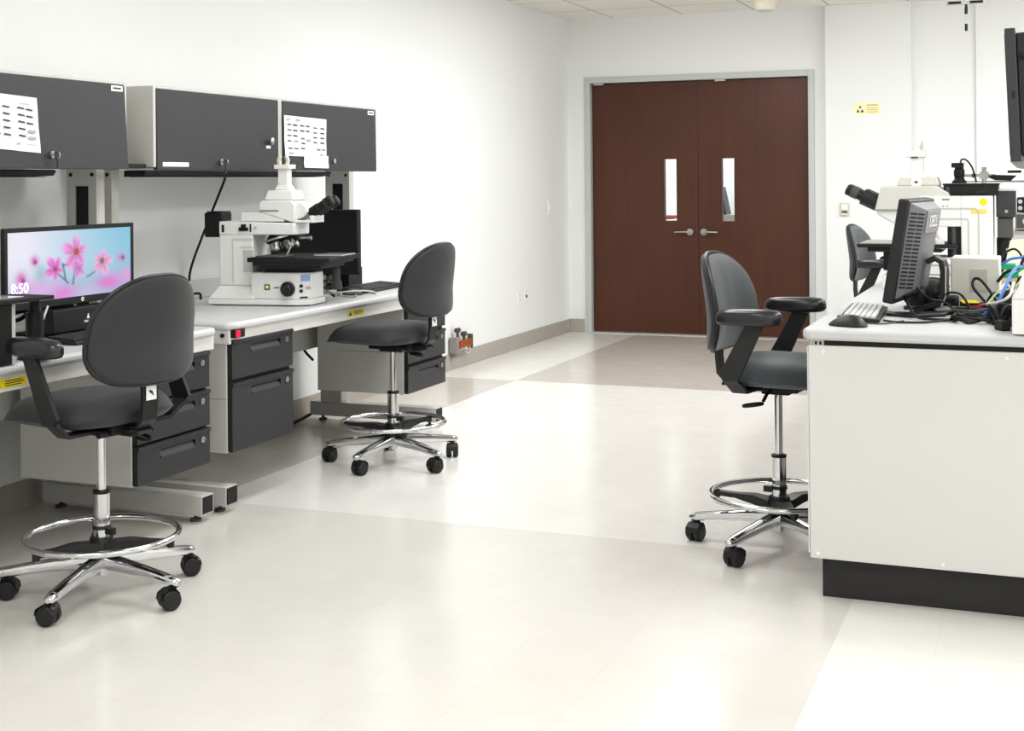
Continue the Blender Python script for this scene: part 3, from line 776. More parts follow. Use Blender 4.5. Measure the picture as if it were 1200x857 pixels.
b = MB(); b.m(0).box(.02, .052, .004, .01, BZ - .053, BZ - .037); b.m(1).box(.024, .032, .003, .004, BZ - .050, BZ - .040).box(.038, .046, .003, .004, BZ - .050, BZ - .040)
b.build('end_fitting', [M_steel, M_black], t)

# -------- keyboards and mice
def keyboard(label, x, y, z, rz, L=.44, W=.15, light=False):
    t = thing('keyboard', label, 'keyboard', (x, y, z), rz)
    MB().prism([(-W / 2, .003), (W / 2, .003), (W / 2, .012), (-W / 2, .022)], 'y', -L / 2, L / 2).build('case', M_plastic, t, bevel=.003)
    b = MB(); rows = 6
    for r in range(rows):
        x0 = -W / 2 + .012 + r * (W - .024) / rows
        zz = .022 - (.010 * (x0 + W / 2) / W)
        yy = -L / 2 + .010
        while yy < L / 2 - .014:
            wk = .0165
            if r == 5 and abs(yy) < .05: wk = .10
            if not (L * .27 < yy < L * .285):
                b.box(x0, x0 + (W - .024) / rows - .003, yy, min(yy + wk, L / 2 - .010), zz - .002, zz + .006)
            yy += wk + .0025
    b.build('keys', M_keyl if light else M_key, t)
    for s in (-1, 1): MB().box(-W / 2 + .008, -W / 2 + .02, s * L * .4 - .012, s * L * .4 + .012, 0, .006).build('foot', M_black, t)
    MB().box(W / 2 - .02, W / 2 - .01, -L * .4, L * .4, 0, .004).build('rubber_strip', M_black, t)
    return t
def mouse(label, x, y, z, rz, s=1.0):
    t = thing('computer_mouse', label, 'mouse', (x, y, z), rz)
    ol = outline(28, .031 * s, .056 * s, 2.4, 2.6, .1)
    pad_mesh(ol, 6, lambda a, b_, r: (b_, a, .004 + .032 * (1 - r ** 2.6) * (1 - .25 * b_ / .056)), lambda a, b_, r: (b_ * .97, a * .97, 0)).build('body', M_plastic, t, ang=70)
    MB().cyl((.028, -.003, .026), (.028, .003, .026), .008, seg=12).build('scroll_wheel', M_dgrey, t)
    return t
keyboard('black keyboard with pale keys on white bench in front of the monitor', -.582, 4.68, BZ, R_(3), L=.47, W=.125, light=True)
mouse('black computer mouse at the corner of the white bench', -.592, 4.335, BZ, R_(160), 1.15)

# -------- monitor on the white bench, seen from behind
t = thing('rear_facing_monitor', 'dark monitor seen from behind standing on the white bench', 'monitor', (-.412, 4.83, BZ), R_(-7))
# local: screen faces -x, width along y
tilt = R_(9.5)
Tm = Matrix.Translation((-.055, 0, .045)) @ Matrix.Rotation(tilt, 4, 'Y')
b = MB(); b.box(-.032, .006, -.20, .20, 0, .352, T=Tm); hs = b.build('housing', M_plastic, t, bevel=.006)
MB().box(-.034, -.0318, -.185, .185, .018, .336, T=Tm).build('screen', M_scr, t)
b = MB()
P0 = [(-.19, .015), (.19, .015), (.19, .345), (-.19, .345)]; P1 = [(-.11, .05), (.11, .05), (.11, .325), (-.11, .325)]
A = [b.bm.verts.new(Tm @ Vector((.006, y, z))) for y, z in P0]; B = [b.bm.verts.new(Tm @ Vector((.048, y, z))) for y, z in P1]
b.bridge(A, B); b.face(A[::-1]); b.face(B)
M_silver = mat('silver_grey_plastic', rgb(112, 112, 115), .42, noise=.03)
b.build('rear_cover', M_silver, t, bevel=.004)
# vents on the near slope of the rear cover
b = MB()
for r in range(20):
    z = .055 + r * .0132
    for c in range(2):
        f0 = .10 + c * .42; f1 = f0 + .36
        def sp(f, zz):
            y = -.19 + f * .08; x = .006 + f * .042; return Tm @ Vector((x + .0012, y - .0008, zz))
        b.face([b.bm.verts.new(sp(f0, z)), b.bm.verts.new(sp(f1, z)), b.bm.verts.new(sp(f1, z + .006)), b.bm.verts.new(sp(f0, z + .006))])
b.build('vent_slots', M_black, t)
b = MB(); b.box(.048, .052, -.108, .108, .245, .323, T=Tm); b.build('logo_panel', mat('logo_panel_grey', rgb(126, 126, 130), .35), t, bevel=.002)
lg = text('maker_lettering', 'DELL', .058, M_white, t, (0, 0, 0), (0, 0, 0), .0006)
lg.matrix_local = Tm @ Matrix.Translation((.0535, 0.0, .284)) @ Matrix.Rotation(PI / 2, 4, 'Z') @ Matrix.Rotation(PI / 2, 4, 'X')
# stand: square neck bent from the base up to the back
b = MB(); b.strip([(.025, 0, .178), (.05, 0, .192), (.074, 0, .180), (.080, 0, .145), (.076, 0, .06), (.062, 0, .035), (-.01, 0, .012)], (0, 1, 0), .075, .018)
b.build('neck', M_plastic, t, bevel=.003)
MB().strip([(.0905, -.036, .165), (.0895, -.036, .065), (.076, -.036, .03)], (0, 1, 0), .006, .004).build('neck_trim', M_steel, t)
b = MB(); b.prism([(-.085, -.15), (.02, -.18), (.10, -.10), (.10, .09), (.02, .16), (-.085, .15), (-.085, .11), (-.02, .10), (-.02, -.10), (-.085, -.11)], 'z', 0, .013); b.build('base', M_plastic, t, bevel=.004)

# ------------------------------------------------------------------ microscopes
def tube_lens(b, p, d, r): pass
def eyepieces(t, x, z, ang, sep=.032, L=.125, r=.021):
    d = Vector((math.cos(ang), 0, math.sin(ang)))
    for s in (-1, 1):
        p = Vector((x, s * sep, z))
        b = MB(); b.lathe([(r * .8, -.012), (r, 0), (r * 1.05, L * .35), (r * .92, L * .38), (r * .95, L * .62), (r * 1.12, L * .66), (r * 1.1, L * .96), (r * .85, L)], p, d, 24)
        o = b.build('eyepiece', M_black, t)
        MB().cyl(p + d * (L - .002), p + d * (L + .0015), r * .66).build('eye_lens', M_lens, o)
        MB().lathe([(r * 1.14, L * .70), (r * 1.15, L * .72), (r * 1.14, L * .74)], p, d, 24).build('eyepiece_ring', M_dgrey, o)

def microscope_one(label, loc, rz):
    t = thing('microscope', label, 'microscope', loc, rz)
    def sym(P): return P
    # base: wide flared rear, box front with chamfered nose
    foot = [(-.205, -.125), (-.02, -.125), (.03, -.118), (.225, -.118), (.285, -.075), (.285, .075), (.225, .118), (.03, .118), (-.02, .125), (-.205, .125)]
    b = MB(); b.prism(foot, 'z', .004, .03)
    b.prism([(.0, -.113), (.222, -.113), (.279, -.072), (.279, .072), (.222, .113), (.0, .113)], 'z', .03, .150, .985)
    b.build('base', M_micro, t, bevel=.006)
    # flared skirt rising to the column
    b = MB(); lo = [(-.205, -.125), (.02, -.125), (.02, .125), (-.205, .125)]; up = [(-.165, -.085), (.0, -.085), (.0, .085), (-.165, .085)]
    A = [b.bm.verts.new((x, y, .03)) for x, y in lo]; B = [b.bm.verts.new((x, y, .088)) for x, y in up]; b.bridge(A, B); b.face(A[::-1]); b.face(B)
    b.build('skirt', M_micro, t, bevel=.006)
    b = MB(); b.box(-.165, .0, -.085, .085, .088, .322); b.build('column', M_micro, t, bevel=.006)
    b = MB(); b.prism([(-.165, .318), (.205, .318), (.205, .372), (-.165, .380)], 'y', -.088, .088); b.build('arm', M_micro, t, bevel=.006)
    for s in (-1, 1):
        b = MB()   # raised panel outlines on the column
        y0, y1 = (s * .085, s * .0875)
        ya, yb = min(y0, y1), max(y0, y1)
        b.box(-.10, .0, ya, yb, .295, .303); b.box(-.10, -.092, ya, yb, .10, .295); b.box(-.06, -.0, ya, yb, .262, .267)
        b.build('panel_line', M_micro2, t)
        MB().box(-.045, .0, ya, yb, .150, .250).build('recess_panel', M_lgrey, t)
        b = MB(); b.box(-.15, -.138, s * .088 - .0015, s * .088 + .0015, .330, .364).box(-.064, -.02, s * .088 - .006, s * .088 + .006, .336, .352).box(-.050, -.03, s * .088 - .012, s * .088 + .012, .340, .366).box(-.012, -.005, s * .088 - .002, s * .088 + .002, .332, .368)
        b.build('filter_slider', M_black, t)
        MB().cyl((.014, s * .088, .350), (.014, s * .091, .350), .008, seg=14).build('arm_button', M_lgrey, t)
    # upper plate and trinocular head
    b = MB(); b.box(-.06, .15, -.08, .08, .378, .420); b.build('illuminator_slab', M_micro, t, bevel=.004)
    b = MB(); b.prism([(.03, .420), (.205, .372), (.205, .455), (.185, .474), (.045, .474), (.03, .465)], 'y', -.083, .083); b.build('head_block', M_micro, t, bevel=.006)
    b = MB(); b.box(.035, .125, -.0845, -.083, .4235, .4305); b.build('head_slot', M_grey, t)
    b = MB(); b.prism([(.05, -.072), (.195, -.072), (.195, .072), (.05, .072)], 'z', .474, .520, .82); b.build('head_cap', M_micro, t, bevel=.006)
    b = MB(); b.prism([(.085, -.036), (.160, -.036), (.160, .036), (.085, .036)], 'z', .52, .545, .72); b.box(.098, .146, -.026, .026, .54, .618); b.build('camera_tube', M_micro, t, bevel=.004)
    b = MB(); b.box(.085, .160, -.040, .040, .616, .636); b.build('camera_mount', M_micro, t, bevel=.003)
    for s in (-1, 1):
        b = MB(); b.strip([(.118 + s * .017, -.006, .634), (.118 + s * .023, -.006, .655), (.118 + s * .014, -.006, .675)], (0, 1, 0), .022, .014); b.build('mount_lug', M_ivory, t, bevel=.003)
    # binocular body
    b = MB(); b.prism([(.20, .385), (.20, .465), (.235, .462), (.262, .425), (.235, .398)], 'y', -.062, .062); b.build('binocular_body', M_micro, t, bevel=.006)
    MB().box(.20, .285, -.07, .07, .372, .384).build('binocular_plate', M_micro, t, bevel=.003)
    MB().box(.268, .285, -.068, .068, .384, .405).build('plate_lip', M_micro, t, bevel=.003)
    eyepieces(t, .266, .418, R_(30), .034, .115, .023)
    # nosepiece and objectives
    b = MB(); ax = Vector((.28, 0, -1)).normalized(); pc = Vector((.10, 0, .318))
    b.lathe([(.030, -.03), (.062, 0), (.074, .018), (.070, .028), (.02, .032)], pc, ax, 32); ns = b.build('nosepiece', M_black, t)
    MB().lathe([(.0755, .012), (.077, .017), (.0755, .022)], pc, ax, 32).build('nosepiece_ring', M_steel, ns)
    u = ax.cross(Vector((0, 1, 0))).normalized(); v = ax.cross(u)
    for k in range(5):
        a = k * 2 * PI / 5 + .6; rad = u * math.cos(a) + v * math.sin(a)
        p = pc + ax * .026 + rad * .046; d = (ax + rad * .30).normalized()
        MB().lathe([(.017, 0), (.017, .022), (.015, .024), (.0155, .040), (.010, .050), (.006, .053)], p, d, 18).build('objective', M_steel, ns)
    MB().tube([(.17, -.04, .315), (.178, -.05, .29), (.165, -.055, .25), (.150, -.055, .222)], .004, 8, smooth=5).build('light_guide', M_lgrey, t)
    b = MB(); b.cyl((.205, -.03, .300), (.245, -.03, .302), .007, seg=14).cyl((.245, -.03, .302), (.262, -.03, .3025), .010, seg=14); b.build('polariser_knob', M_steel, t)
    b = MB(); b.box(.10, .205, -.05, .05, .296, .318); b.build('filter_housing', M_black, t, bevel=.003)
    # stage: stacked plates
    b = MB(); b.box(.01, .40, -.17, .235, .200, .220); st = b.build('stage', M_black, t, bevel=.003)
    b = MB(); b.box(.03, .37, -.155, .22, .186, .200).box(.05, .34, -.12, .18, .168, .186); b.build('stage_slides', M_plastic, st, bevel=.002)
    b = MB(); b.box(.06, .25, -.09, .09, .150, .168); b.build('stage_carrier', M_black, t)
    b = MB(); b.box(.25, .385, .03, .20, .220, .224); b.build('wafer_plate', M_clear, st)
    b = MB(); b.box(.05, .17, -.165, -.02, .220, .228); b.build('specimen_holder', M_dgrey, st, bevel=.002)
    b = MB(); b.cyl((.30, .18, .200), (.30, .18, .15), .013, seg=16).cyl((.30, .18, .15), (.30, .18, .095), .018, seg=18).cyl((.30, .18, .095), (.30, .18, .055), .024, seg=20); b.build('stage_handle', M_dgrey, st)
    # controls on the base
    for s in (-1, 1):
        b = MB(); b.lathe([(.030, 0), (.033, .004), (.033, .018), (.024, .02), (.024, .034), (.019, .038)], (.185, s * .113, .078), (0, s, 0), 28); b.build('focus_knob', M_plastic, t)
    b = MB(); b.m(0).box(.068, .095, -.1142, -.113, .072, .098).m(1).box(.075, .088, -.1146, -.1142, .080, .092); b.build('badge', [mat('olive_badge', rgb(120, 116, 50), .5), M_cream], t)
    b = MB(); b.box(.115, .140, -.1142, -.113, .081, .085); b.build('nameplate', M_dgrey, t)
    # chamfered corner carries the status label and switches
    dv = Vector((.057, .041, 0)); nrm = Vector((.041, -.057, 0)).normalized(); q0 = Vector((.222, -.113, 0))
    def cham(f0, f1, z0, z1, name, m, th=.0012):
        b = MB(); A = []
        for f, z in ((f0, z0), (f1, z0), (f1, z1), (f0, z1)):
            A.append(q0 + dv * f + Vector((0, 0, z)))
        lo = [b.bm.verts.new(p) for p in A]; hi = [b.bm.verts.new(p + nrm * th) for p in A]
        b.bridge(lo, hi); b.face(lo[::-1]); b.face(hi); b.build(name, m, t)
    cham(.30, .90, .112, .142, 'status_label', M_bluelab)
    cham(.20, .40, .084, .097, 'switch', M_black, .004); cham(.20, .40, .062, .075, 'switch', M_black, .004)
    cham(.22, .72, .036, .043, 'intensity_slider', M_black, .003)
    cham(.60, .92, .075, .088, 'printed_mark', M_inkl)
    for s in (-1, 1):
        for xx in (-.18, .25): MB().cyl((xx, s * .09 if xx < 0 else s * .06, 0), (xx, s * .09 if xx < 0 else s * .06, .006), .014, seg=14).build('rubber_foot', M_black, t)
    # lamp house behind
    b = MB(); b.box(-.255, -.166, -.052, .052, .306, .418); lh = b.build('lamp_house', M_black, t, bevel=.006)
    b = MB()
    for k in range(6): b.box(-.245 + k * .014, -.238 + k * .014, -.045, .045, .418, .424)
    b.build('cooling_fins', M_plastic, lh)
    return t
microscope_one('large white microscope with black eyepieces on the second workbench', (-3.36, 5.315, .758), R_(8))

# second microscope on the white bench (looks towards -X)
def microscope_two(label, loc):
    t = thing('inspection_microscope', label, 'microscope', loc)
    # local x = world x, stage to the left
    W = .10
    b = MB(); b.prism([(-.24, 0), (.20, 0), (.20, .06), (-.10, .075), (-.24, .06)], 'y', -.14, .14); b.build('base', M_micro, t, bevel=.006)
    # frame with an opening: column + top + bottom
    b = MB()
    b.prism([(.075, .06), (.20, .06), (.20, .39), (.075, .39)], 'y', -W, W)
    b.prism([(-.09, .262), (.075, .262), (.075, .39), (-.09, .39)], 'y', -W, W)
    b.prism([(-.09, .06), (.075, .06), (.075, .135), (-.09, .135)], 'y', -W, W)
    b.build('frame', M_micro, t, bevel=.004)
    MB().box(.02, .075, -W + .015, W - .015, .135, .262).build('frame_recess', M_black, t)
    MB().cyl((.045, -W + .02, .135), (.045, -W + .02, .262), .011).build('guide_rod', M_dgrey, t)
    # concentric frame lines on the near side
    def L_line(x0, x1, z0, z1, r, w=.004):
        b = MB(); y0 = -W - .0015
        pts = [(x0, y0, z1)] + [(x1 - r + r * math.sin(q * PI / 12), y0, z1 - r + r * math.cos(q * PI / 12)) for q in range(7)] + [(x1, y0, z0)]
        b.strip(pts, (0, 1, 0), .003, w); b.build('frame_line', M_lgrey, t)
    L_line(-.05, .145, .06, .338, .02); L_line(-.02, .105, .06, .295, .012)
    # long head
    b = MB(); b.prism([(-.275, .330), (-.248, .432), (-.02, .432), (.03, .40), (.03, .330)], 'y', -.088, .088); b.build('head', M_micro2, t, bevel=.006)
    b = MB(); b.prism([(-.275, .330), (.0, .330), (.0, .2675), (-.19, .2675), (-.262, .31)], 'y', -.07, .07); b.build('lower_head', M_micro, t, bevel=.006)
    b = MB(); b.prism([(-.186, -.07), (-.01, -.07), (-.01, .07), (-.186, .07)], 'z', .432, .470, .86); b.build('head_cap', M_micro2, t, bevel=.006)
    MB().lathe([(.024, 0), (.024, .004), (.020, .005)], (-.105, -.066, .449), (0, -1, 0), 20).build('port_cover', M_white, t)
    MB().box(-.111, -.099, -.0735, -.071, .445, .452).build('port_mark', M_black, t)
    b = MB(); b.prism([(-.14, -.034), (-.06, -.034), (-.06, .034), (-.14, .034)], 'z', .468, .485, .78); b.box(-.134, -.080, -.028, .028, .48, .555); b.build('camera_tube', M_white, t, bevel=.004)
    b = MB(); b.box(-.148, -.070, -.036, .036, .553, .58); b.build('camera_mount', M_white, t, bevel=.004)
    MB().box(-.128, -.100, -.0375, -.036, .549, .556).build('mount_mark', M_dgrey, t)
    b = MB(); b.prism([(-.094, .58), (-.078, .58), (-.081, .61), (-.088, .626), (-.092, .61)], 'y', -.006, .006).box(-.098, -.088, -.006, .006, .594, .599); b.build('mount_lug', M_ivory, t)
    # binocular: dark grey, pointing up to -X
    d = Vector((-math.cos(R_(25)), 0, math.sin(R_(25))))
    for s in (-1, 1):
        p = Vector((-.272, s * .033, .362))
        b = MB(); b.lathe([(.033, -.02), (.036, 0), (.036, .062), (.024, .066), (.024, .075), (.022, .078), (.024, .10), (.024, .135), (.018, .139)], p, d, 22)
        o = b.build('eyepiece', M_plastic, t)
        MB().lathe([(.0245, .085), (.026, .09), (.0245, .095), (.026, .10), (.0245, .105), (.026, .11), (.0245, .115)], p, d, 22).build('grip_ring', M_dgrey, o)
    # nosepiece, objectives, stage
    pc = Vector((-.13, 0, .2675)); ax = Vector((-.2, 0, -1)).normalized()
    ns = MB().lathe([(.03, -.005), (.062, .01), (.07, .03), (.02, .034)], pc, ax, 28).build('nosepiece', M_black, t)
    u = ax.cross(Vector((0, 1, 0))).normalized(); v = ax.cross(u)
    for k in range(5):
        a = k * 2 * PI / 5 + .2; rad = u * math.cos(a) + v * math.sin(a)
        MB().lathe([(.016, 0), (.016, .022), (.012, .03), (.012, .042), (.006, .05)], pc + ax * .03 + rad * .043, (ax + rad * .3).normalized(), 16).build('objective', M_steel, ns)
    st = MB().box(-.34, .06, -.16, .16, .175, .190).build('stage', M_black, t, bevel=.003)
    MB().box(-.30, .0, -.13, .13, .155, .175).build('stage_slide', M_plastic, st, bevel=.003)
    MB().box(-.33, -.02, -.15, .15, .190, .194).build('stage_plate', M_steel, st)
    MB().cyl((-.03, -.15, .18), (.055, -.15, .18), .006).build('stage_rod', M_steel, st)
    b = MB(); b.box(-.24, -.06, -.08, .08, .075, .155); b.build('stage_carrier', M_black, t)
    MB().tube([(-.06, -.105, .33), (-.03, -.108, .25), (.0, -.11, .19)], .007, 8, smooth=6).build('light_guide', M_ivory, t)
    MB().box(-.02, .01, -.13, -.105, .17, .21).build('guide_clamp', M_white, t)
    for s in (-1, 1): MB().lathe([(.034, 0), (.034, .02), (.024, .022), (.024, .036)], (-.06, s * .14, .05), (0, s, 0), 24).build('focus_knob', M_plastic, t)
    # stickers
    MB().cyl((.163, -W, .365), (.163, -W - .001, .365), .015, seg=18).build('round_sticker', M_yellow, t)
    MB().box(.115, .175, -W - .001, -W, .315, .335).build('warning_sticker', mat('pale_yellow', rgb(240, 214, 120), .5), t)
    b = MB(); b.box(-.0, .03, -W - .001, -W, .372, .378); b.cyl((.006, -W, .348), (.006, -W - .002, .348), .003, seg=10).cyl((.022, -W, .348), (.022, -W - .002, .348), .003, seg=10); b.build('nameplate', M_grey, t)
    return t
M2 = microscope_two('white inspection microscope with dark eyepieces standing on the white bench', (-.415, 5.98, BZ))

# dark illuminator tray lying on the frame of that microscope, and its lamp house
t = thing('illuminator_tray', 'long black tray lying on top of the inspection microscope frame', 'tray', (-.31, 5.99, BZ + .391))
b = MB(); b.box(-.10, .115, -.09, .09, 0, .006); b.box(-.10, .115, -.09, -.084, .006, .044); b.box(-.10, .115, .084, .09, .006, .044); b.box(-.10, -.094, -.084, .084, .006, .044); b.box(.109, .115, -.084, .084, .006, .044); b.box(-.103, .119, -.093, .093, .044, .050)
b.build('tray', M_black, t, bevel=.001)
MB().box(-.088, -.076, -.0915, -.09, .008, .036).build('tray_window', M_dgrey, t)
MB().box(.03, .07, -.0915, -.09, .01, .022).build('tray_catch', M_plastic, t)
t = thing('digital_camera_tube', 'black upright camera tube standing on the black tray of the inspection microscope', 'camera', (-.352, 5.99, BZ + .442))
MB().lathe([(.030, 0), (.030, .008), (.024, .012), (.019, .022), (.022, .035), (.022, .055), (.018, .060), (.018, .066)], (0, 0, 0), (0, 0, 1), 24).build('tube', M_black, t)
MB().box(-.03, .018, -.025, .025, .066, .086).build('camera_head', M_black, t, bevel=.002)
MB().tube([(.006, 0, .086), (.01, 0, .10), (.028, 0, .098), (.05, 0, .07), (.062, 0, .03), (.068, 0, .003)], .0035, 8, smooth=6).build('lead', M_black, t)
t = thing('lamp_house', 'black lamp housing hung at the rear of the inspection microscope', 'lamp', (-.17, 5.99, BZ))
MB().box(-.034, .042, -.07, .07, .30, .415).build('housing', M_char, t, bevel=.004)
MB().box(-.036, .044, -.072, .072, .409, .417).build('housing_rim', M_lgrey, t, bevel=.001)
MB().box(-.03, .03, -.06, .06, .215, .298).build('lower_housing', M_dgrey, t, bevel=.004)
MB().cyl((.006, -.07, .325), (.006, -.073, .325), .007, seg=14).build('screw', M_steel, t)
b = MB(); b.cyl((-.005, 0, .215), (-.005, 0, .12), .03).cyl((.012, -.02, .18), (.012, -.02, .14), .017); b.box(-.034, .02, -.05, .05, .0, .12); b.build('bracket', M_black, t, bevel=.003)
MB().cyl((.01, -.045, .15), (.01, -.045, .172), .009).build('socket', M_steel, t)

# controller box in front of it
t = thing('controller_box', 'pale grey instrument box with darker panel on the white bench behind the monitor', 'instrument', (-.243, 5.08, BZ))
MB().box(-.082, .080, -.08, .12, .006, .182).build('case', M_micro2, t, bevel=.004)
MB().box(-.018, .040, -.0815, -.08, .062, .142).build('vent_panel', mat('vent_grey', rgb(182, 178, 172), .5), t)
b = MB()
for k in range(12): b.box(-.015, .037, -.0818, -.0815, .066 + k * .0062, .069 + k * .0062)
b.build('vent_slats', M_lgrey, t)
for sx in (-.06, .06):
    for sy in (-.06, .1): MB().cyl((sx, sy, 0), (sx, sy, .007), .01, seg=10).build('rubber_foot', M_black, t)
t = thing('paper_tray_stack', 'white stacked box with grey seams standing beside the pale instrument box', 'box', (-.375, 5.36, BZ))
b = MB(); b.box(-.05, .045, -.06, .07, 0, .15); b.build('box', M_white, t, bevel=.003)
b = MB(); b.box(-.045, .04, -.0615, -.06, .10, .103).box(-.045, .04, -.0615, -.06, .135, .138).box(.02, .0225, -.0615, -.06, .08, .145); b.build('seam', M_grey, t)

# white sloped instrument at the right edge
t = thing('white_instrument', 'white instrument with sloped top at the front right of the bench', 'instrument', (-.02, 4.30, BZ))
MB().prism([(-.084, .004), (.22, .004), (.22, .165), (-.055, .165), (-.084, .110)], 'y', -.085, .28).build('case', M_micro, t, bevel=.004)
MB().prism([(-.0715, .135), (-.0650, .147), (-.0660, .1476), (-.0725, .1356)], 'y', -.07, .0).build('display', M_black, t)
MB().box(-.0845, .22, -.0852, -.085, .107, .1085).build('seam', M_grey, t)
for sx in (-.05, .18):
    for sy in (-.05, .2): MB().cyl((sx, sy, 0), (sx, sy, .005), .012, seg=10).build('rubber_foot', M_black, t)

# headset, adapters, boxes, cables
t = thing('headset', 'black rounded headset lying behind the monitor stand on the white bench', 'headset', (-.395, 5.11, BZ))
MB().ell((0, 0, .05), .06, .055, .05).build('ear_cup', M_plastic, t)
MB().ell((-.055, -.03, .038), .05, .045, .038).build('ear_cup', M_black, t)
MB().tube([(.05 * math.cos(q * PI / 10), .02, .065 + .03 * math.sin(q * PI / 10)) for q in range(11)], .009, 8).build('headband', M_black, t)
t = thing('ring_light_unit', 'small black unit with violet lens beside the headset', 'lens unit', (-.335, 4.93, BZ))
MB().box(-.03, .04, -.03, .03, 0, .055).build('case', M_black, t, bevel=.008)
MB().lathe([(.018, 0), (.018, .014), (.012, .016)], (-.02, -.03, .035), (-.2, -1, .1), 20).build('lens', M_lens, t)
t = thing('silver_tablet', 'flat silver device lying on the bench below the headset', 'device', (-.31, 4.84, BZ), R_(20))
MB().box(-.07, .07, -.05, .05, .012, .022).build('case', M_grey, t, bevel=.004)
MB().box(-.06, .06, -.045, .045, 0, .012).build('base', M_black, t)
def brick(label, x, y, z, sx, sy, sz, rz, m=M_black):
    t = thing('power_adapter', label, 'adapter', (x, y, z), rz, 'black power adapters among the bench cables')
    MB().box(-sx / 2, sx / 2, -sy / 2, sy / 2, 0, sz).build('case', m, t, bevel=.005)
    MB().cyl((sx / 2, 0, sz / 2), (sx / 2 + .02, 0, sz / 2), .006, .004, 10).build('strain_relief', M_plastic, t)
    return t
brick('black power adapter lying in front of the pale instrument box', -.192, 4.87, BZ, .07, .13, .035, R_(15))
brick('black power adapter standing at the left of the white sloped instrument', -.128, 4.62, BZ, .055, .12, .05, R_(-10))
brick('black power adapter behind the coiled cable', -.25, 4.80, BZ, .10, .055, .028, R_(-12))
brick('small black adapter nearest the front edge by the white instrument', -.135, 4.36, BZ, .03, .05, .03, R_(30))
t = thing('yellow_card', 'yellow card lying on the silver device and adapters', 'card', (-.258, 5.0 - .10, BZ + .036), R_(10))
MB().box(-.028, .028, -.05, .05, 0, .003).build('card', M_yellow, t)
MB().box(-.026, .026, -.046, .046, -.036, 0).build('card_box', M_black, t)
t = thing('green_connector_block', 'green plastic connector block right of the pale instrument box', 'connector', (-.155, 5.3, BZ + .0))
MB().box(-.03, .05, -.03, .03, .095, .115).box(-.03, .04, -.03, .03, .125, .148).build('terminal', M_green, t, bevel=.004)
MB().box(-.03, .05, -.03, .03, .05, .095).build('tan_spacer', M_tan, t, bevel=.003)
MB().box(-.03, .06, -.03, .03, .0, .05).build('carrier', M_black, t, bevel=.003)
t = thing('paper_bag', 'cream paper bag standing behind the coloured cables at the right edge', 'bag', (-.115, 5.52, BZ))
b = MB(); A = [b.bm.verts.new((x, y, .0)) for x, y in ((-.07, -.05), (.10, -.05), (.10, .06), (-.07, .06))]; B = [b.bm.verts.new((x, y, z)) for x, y, z in ((-.025, -.02, .225), (.09, -.015, .235), (.09, .02, .235), (-.02, .02, .22))]
b.bridge(A, B); b.face(A[::-1]); b.face(B); b.build('bag', mat('cream_paper', rgb(240, 226, 204), .8), t, bevel=.004)

def cable(label, pts, r, m, smooth=7, grp='loose cables on the white bench', name='cable'):
    o = MB().tube(pts, r, 8, smooth=smooth).build(name, m, None)
    tag(o, label, 'cable', grp); return o
z = BZ
# coil
pts = []
for k in range(56):
    a = k * .42; rr = 1 + .12 * math.sin(k * 1.3)
    pts.append((-.235 + .062 * rr * math.cos(a), 4.60 + .085 * rr * math.sin(a), z + .006 + .012 * (k / 56) + .004 * math.sin(k * 2.1)))
pts += [(-.18, 4.52, z + .012), (-.165, 4.49, z + .006)]
cable('coiled black cable lying on the white bench right of the monitor', pts, .0052, M_black, 4)
pts = []
for k in range(30):
    a = k * .5; pts.append((-.145 + .03 * math.cos(a) * (1 + .2 * math.sin(k)), 4.50 + .05 * math.sin(a), z + .012 + .05 * abs(math.sin(k * .7))))
cable('tangled black cable bundle beside the white sloped instrument', pts, .006, M_black, 4)
cable('black cable looping down from the monitor back onto the white bench', [(-.47, 4.80, z + .115), (-.455, 4.74, z + .06), (-.41, 4.60, z + .012), (-.34, 4.56, z + .007), (-.27, 4.58, z + .008)], .0045, M_black)
cable('second black cable hanging from the monitor back', [(-.44, 4.80, z + .13), (-.41, 4.74, z + .085), (-.37, 4.70, z + .06), (-.33, 4.72, z + .05), (-.28, 4.74, z + .008)], .004, M_black)
cable('thin black cable running along the bench from the monitor base', [(-.50, 4.50, z + .005), (-.45, 4.46, z + .005), (-.38, 4.47, z + .005), (-.33, 4.52, z + .006), (-.28, 4.60, z + .006)], .0035, M_black)
cable('black cable arching up in a loop before the pale instrument box', [(-.16, 4.80, z + .04), (-.18, 4.82, z + .07), (-.215, 4.84, z + .115), (-.238, 4.85, z + .12), (-.243, 4.84, z + .095), (-.215, 4.82, z + .06), (-.18, 4.75, z + .03)], .005, M_black)
cable('black cable arching over the silver device', [(-.345, 4.80, z + .045), (-.32, 4.78, z + .075), (-.28, 4.78, z + .072), (-.255, 4.78, z + .035), (-.25, 4.76, z + .01)], .004, M_black)
cable('blue network cable rising from the adapters to the right', [(-.20, 4.62, z + .02), (-.165, 4.62, z + .05), (-.14, 4.66, z + .095), (-.125, 4.75, z + .13), (-.105, 4.95, z + .155), (-.06, 5.1, z + .16)], .0055, M_blue)
cable('blue cable behind the adapters at right edge of the bench', [(-.16, 5.18, z + .15), (-.13, 5.15, z + .172), (-.09, 5.15, z + .18), (-.05, 5.2, z + .2)], .005, M_blue)
cable('white cable crossing above the black adapters', [(-.19, 4.62, z + .055), (-.15, 4.60, z + .065), (-.12, 4.62, z + .085), (-.11, 4.70, z + .12)], .005, M_lgrey)
cable('green cable draped above the white sloped instrument', [(-.13, 4.80, z + .12), (-.10, 4.78, z + .15), (-.06, 4.78, z + .175), (-.02, 4.8, z + .18)], .0045, M_green)
cable('black cable standing above the coloured cables at right edge', [(-.17, 5.0, z + .10), (-.14, 5.0, z + .135), (-.10, 5.0, z + .15), (-.08, 5.0, z + .185), (-.05, 5.0, z + .195), (-.04, 5.0, z + .15)], .0055, M_black)
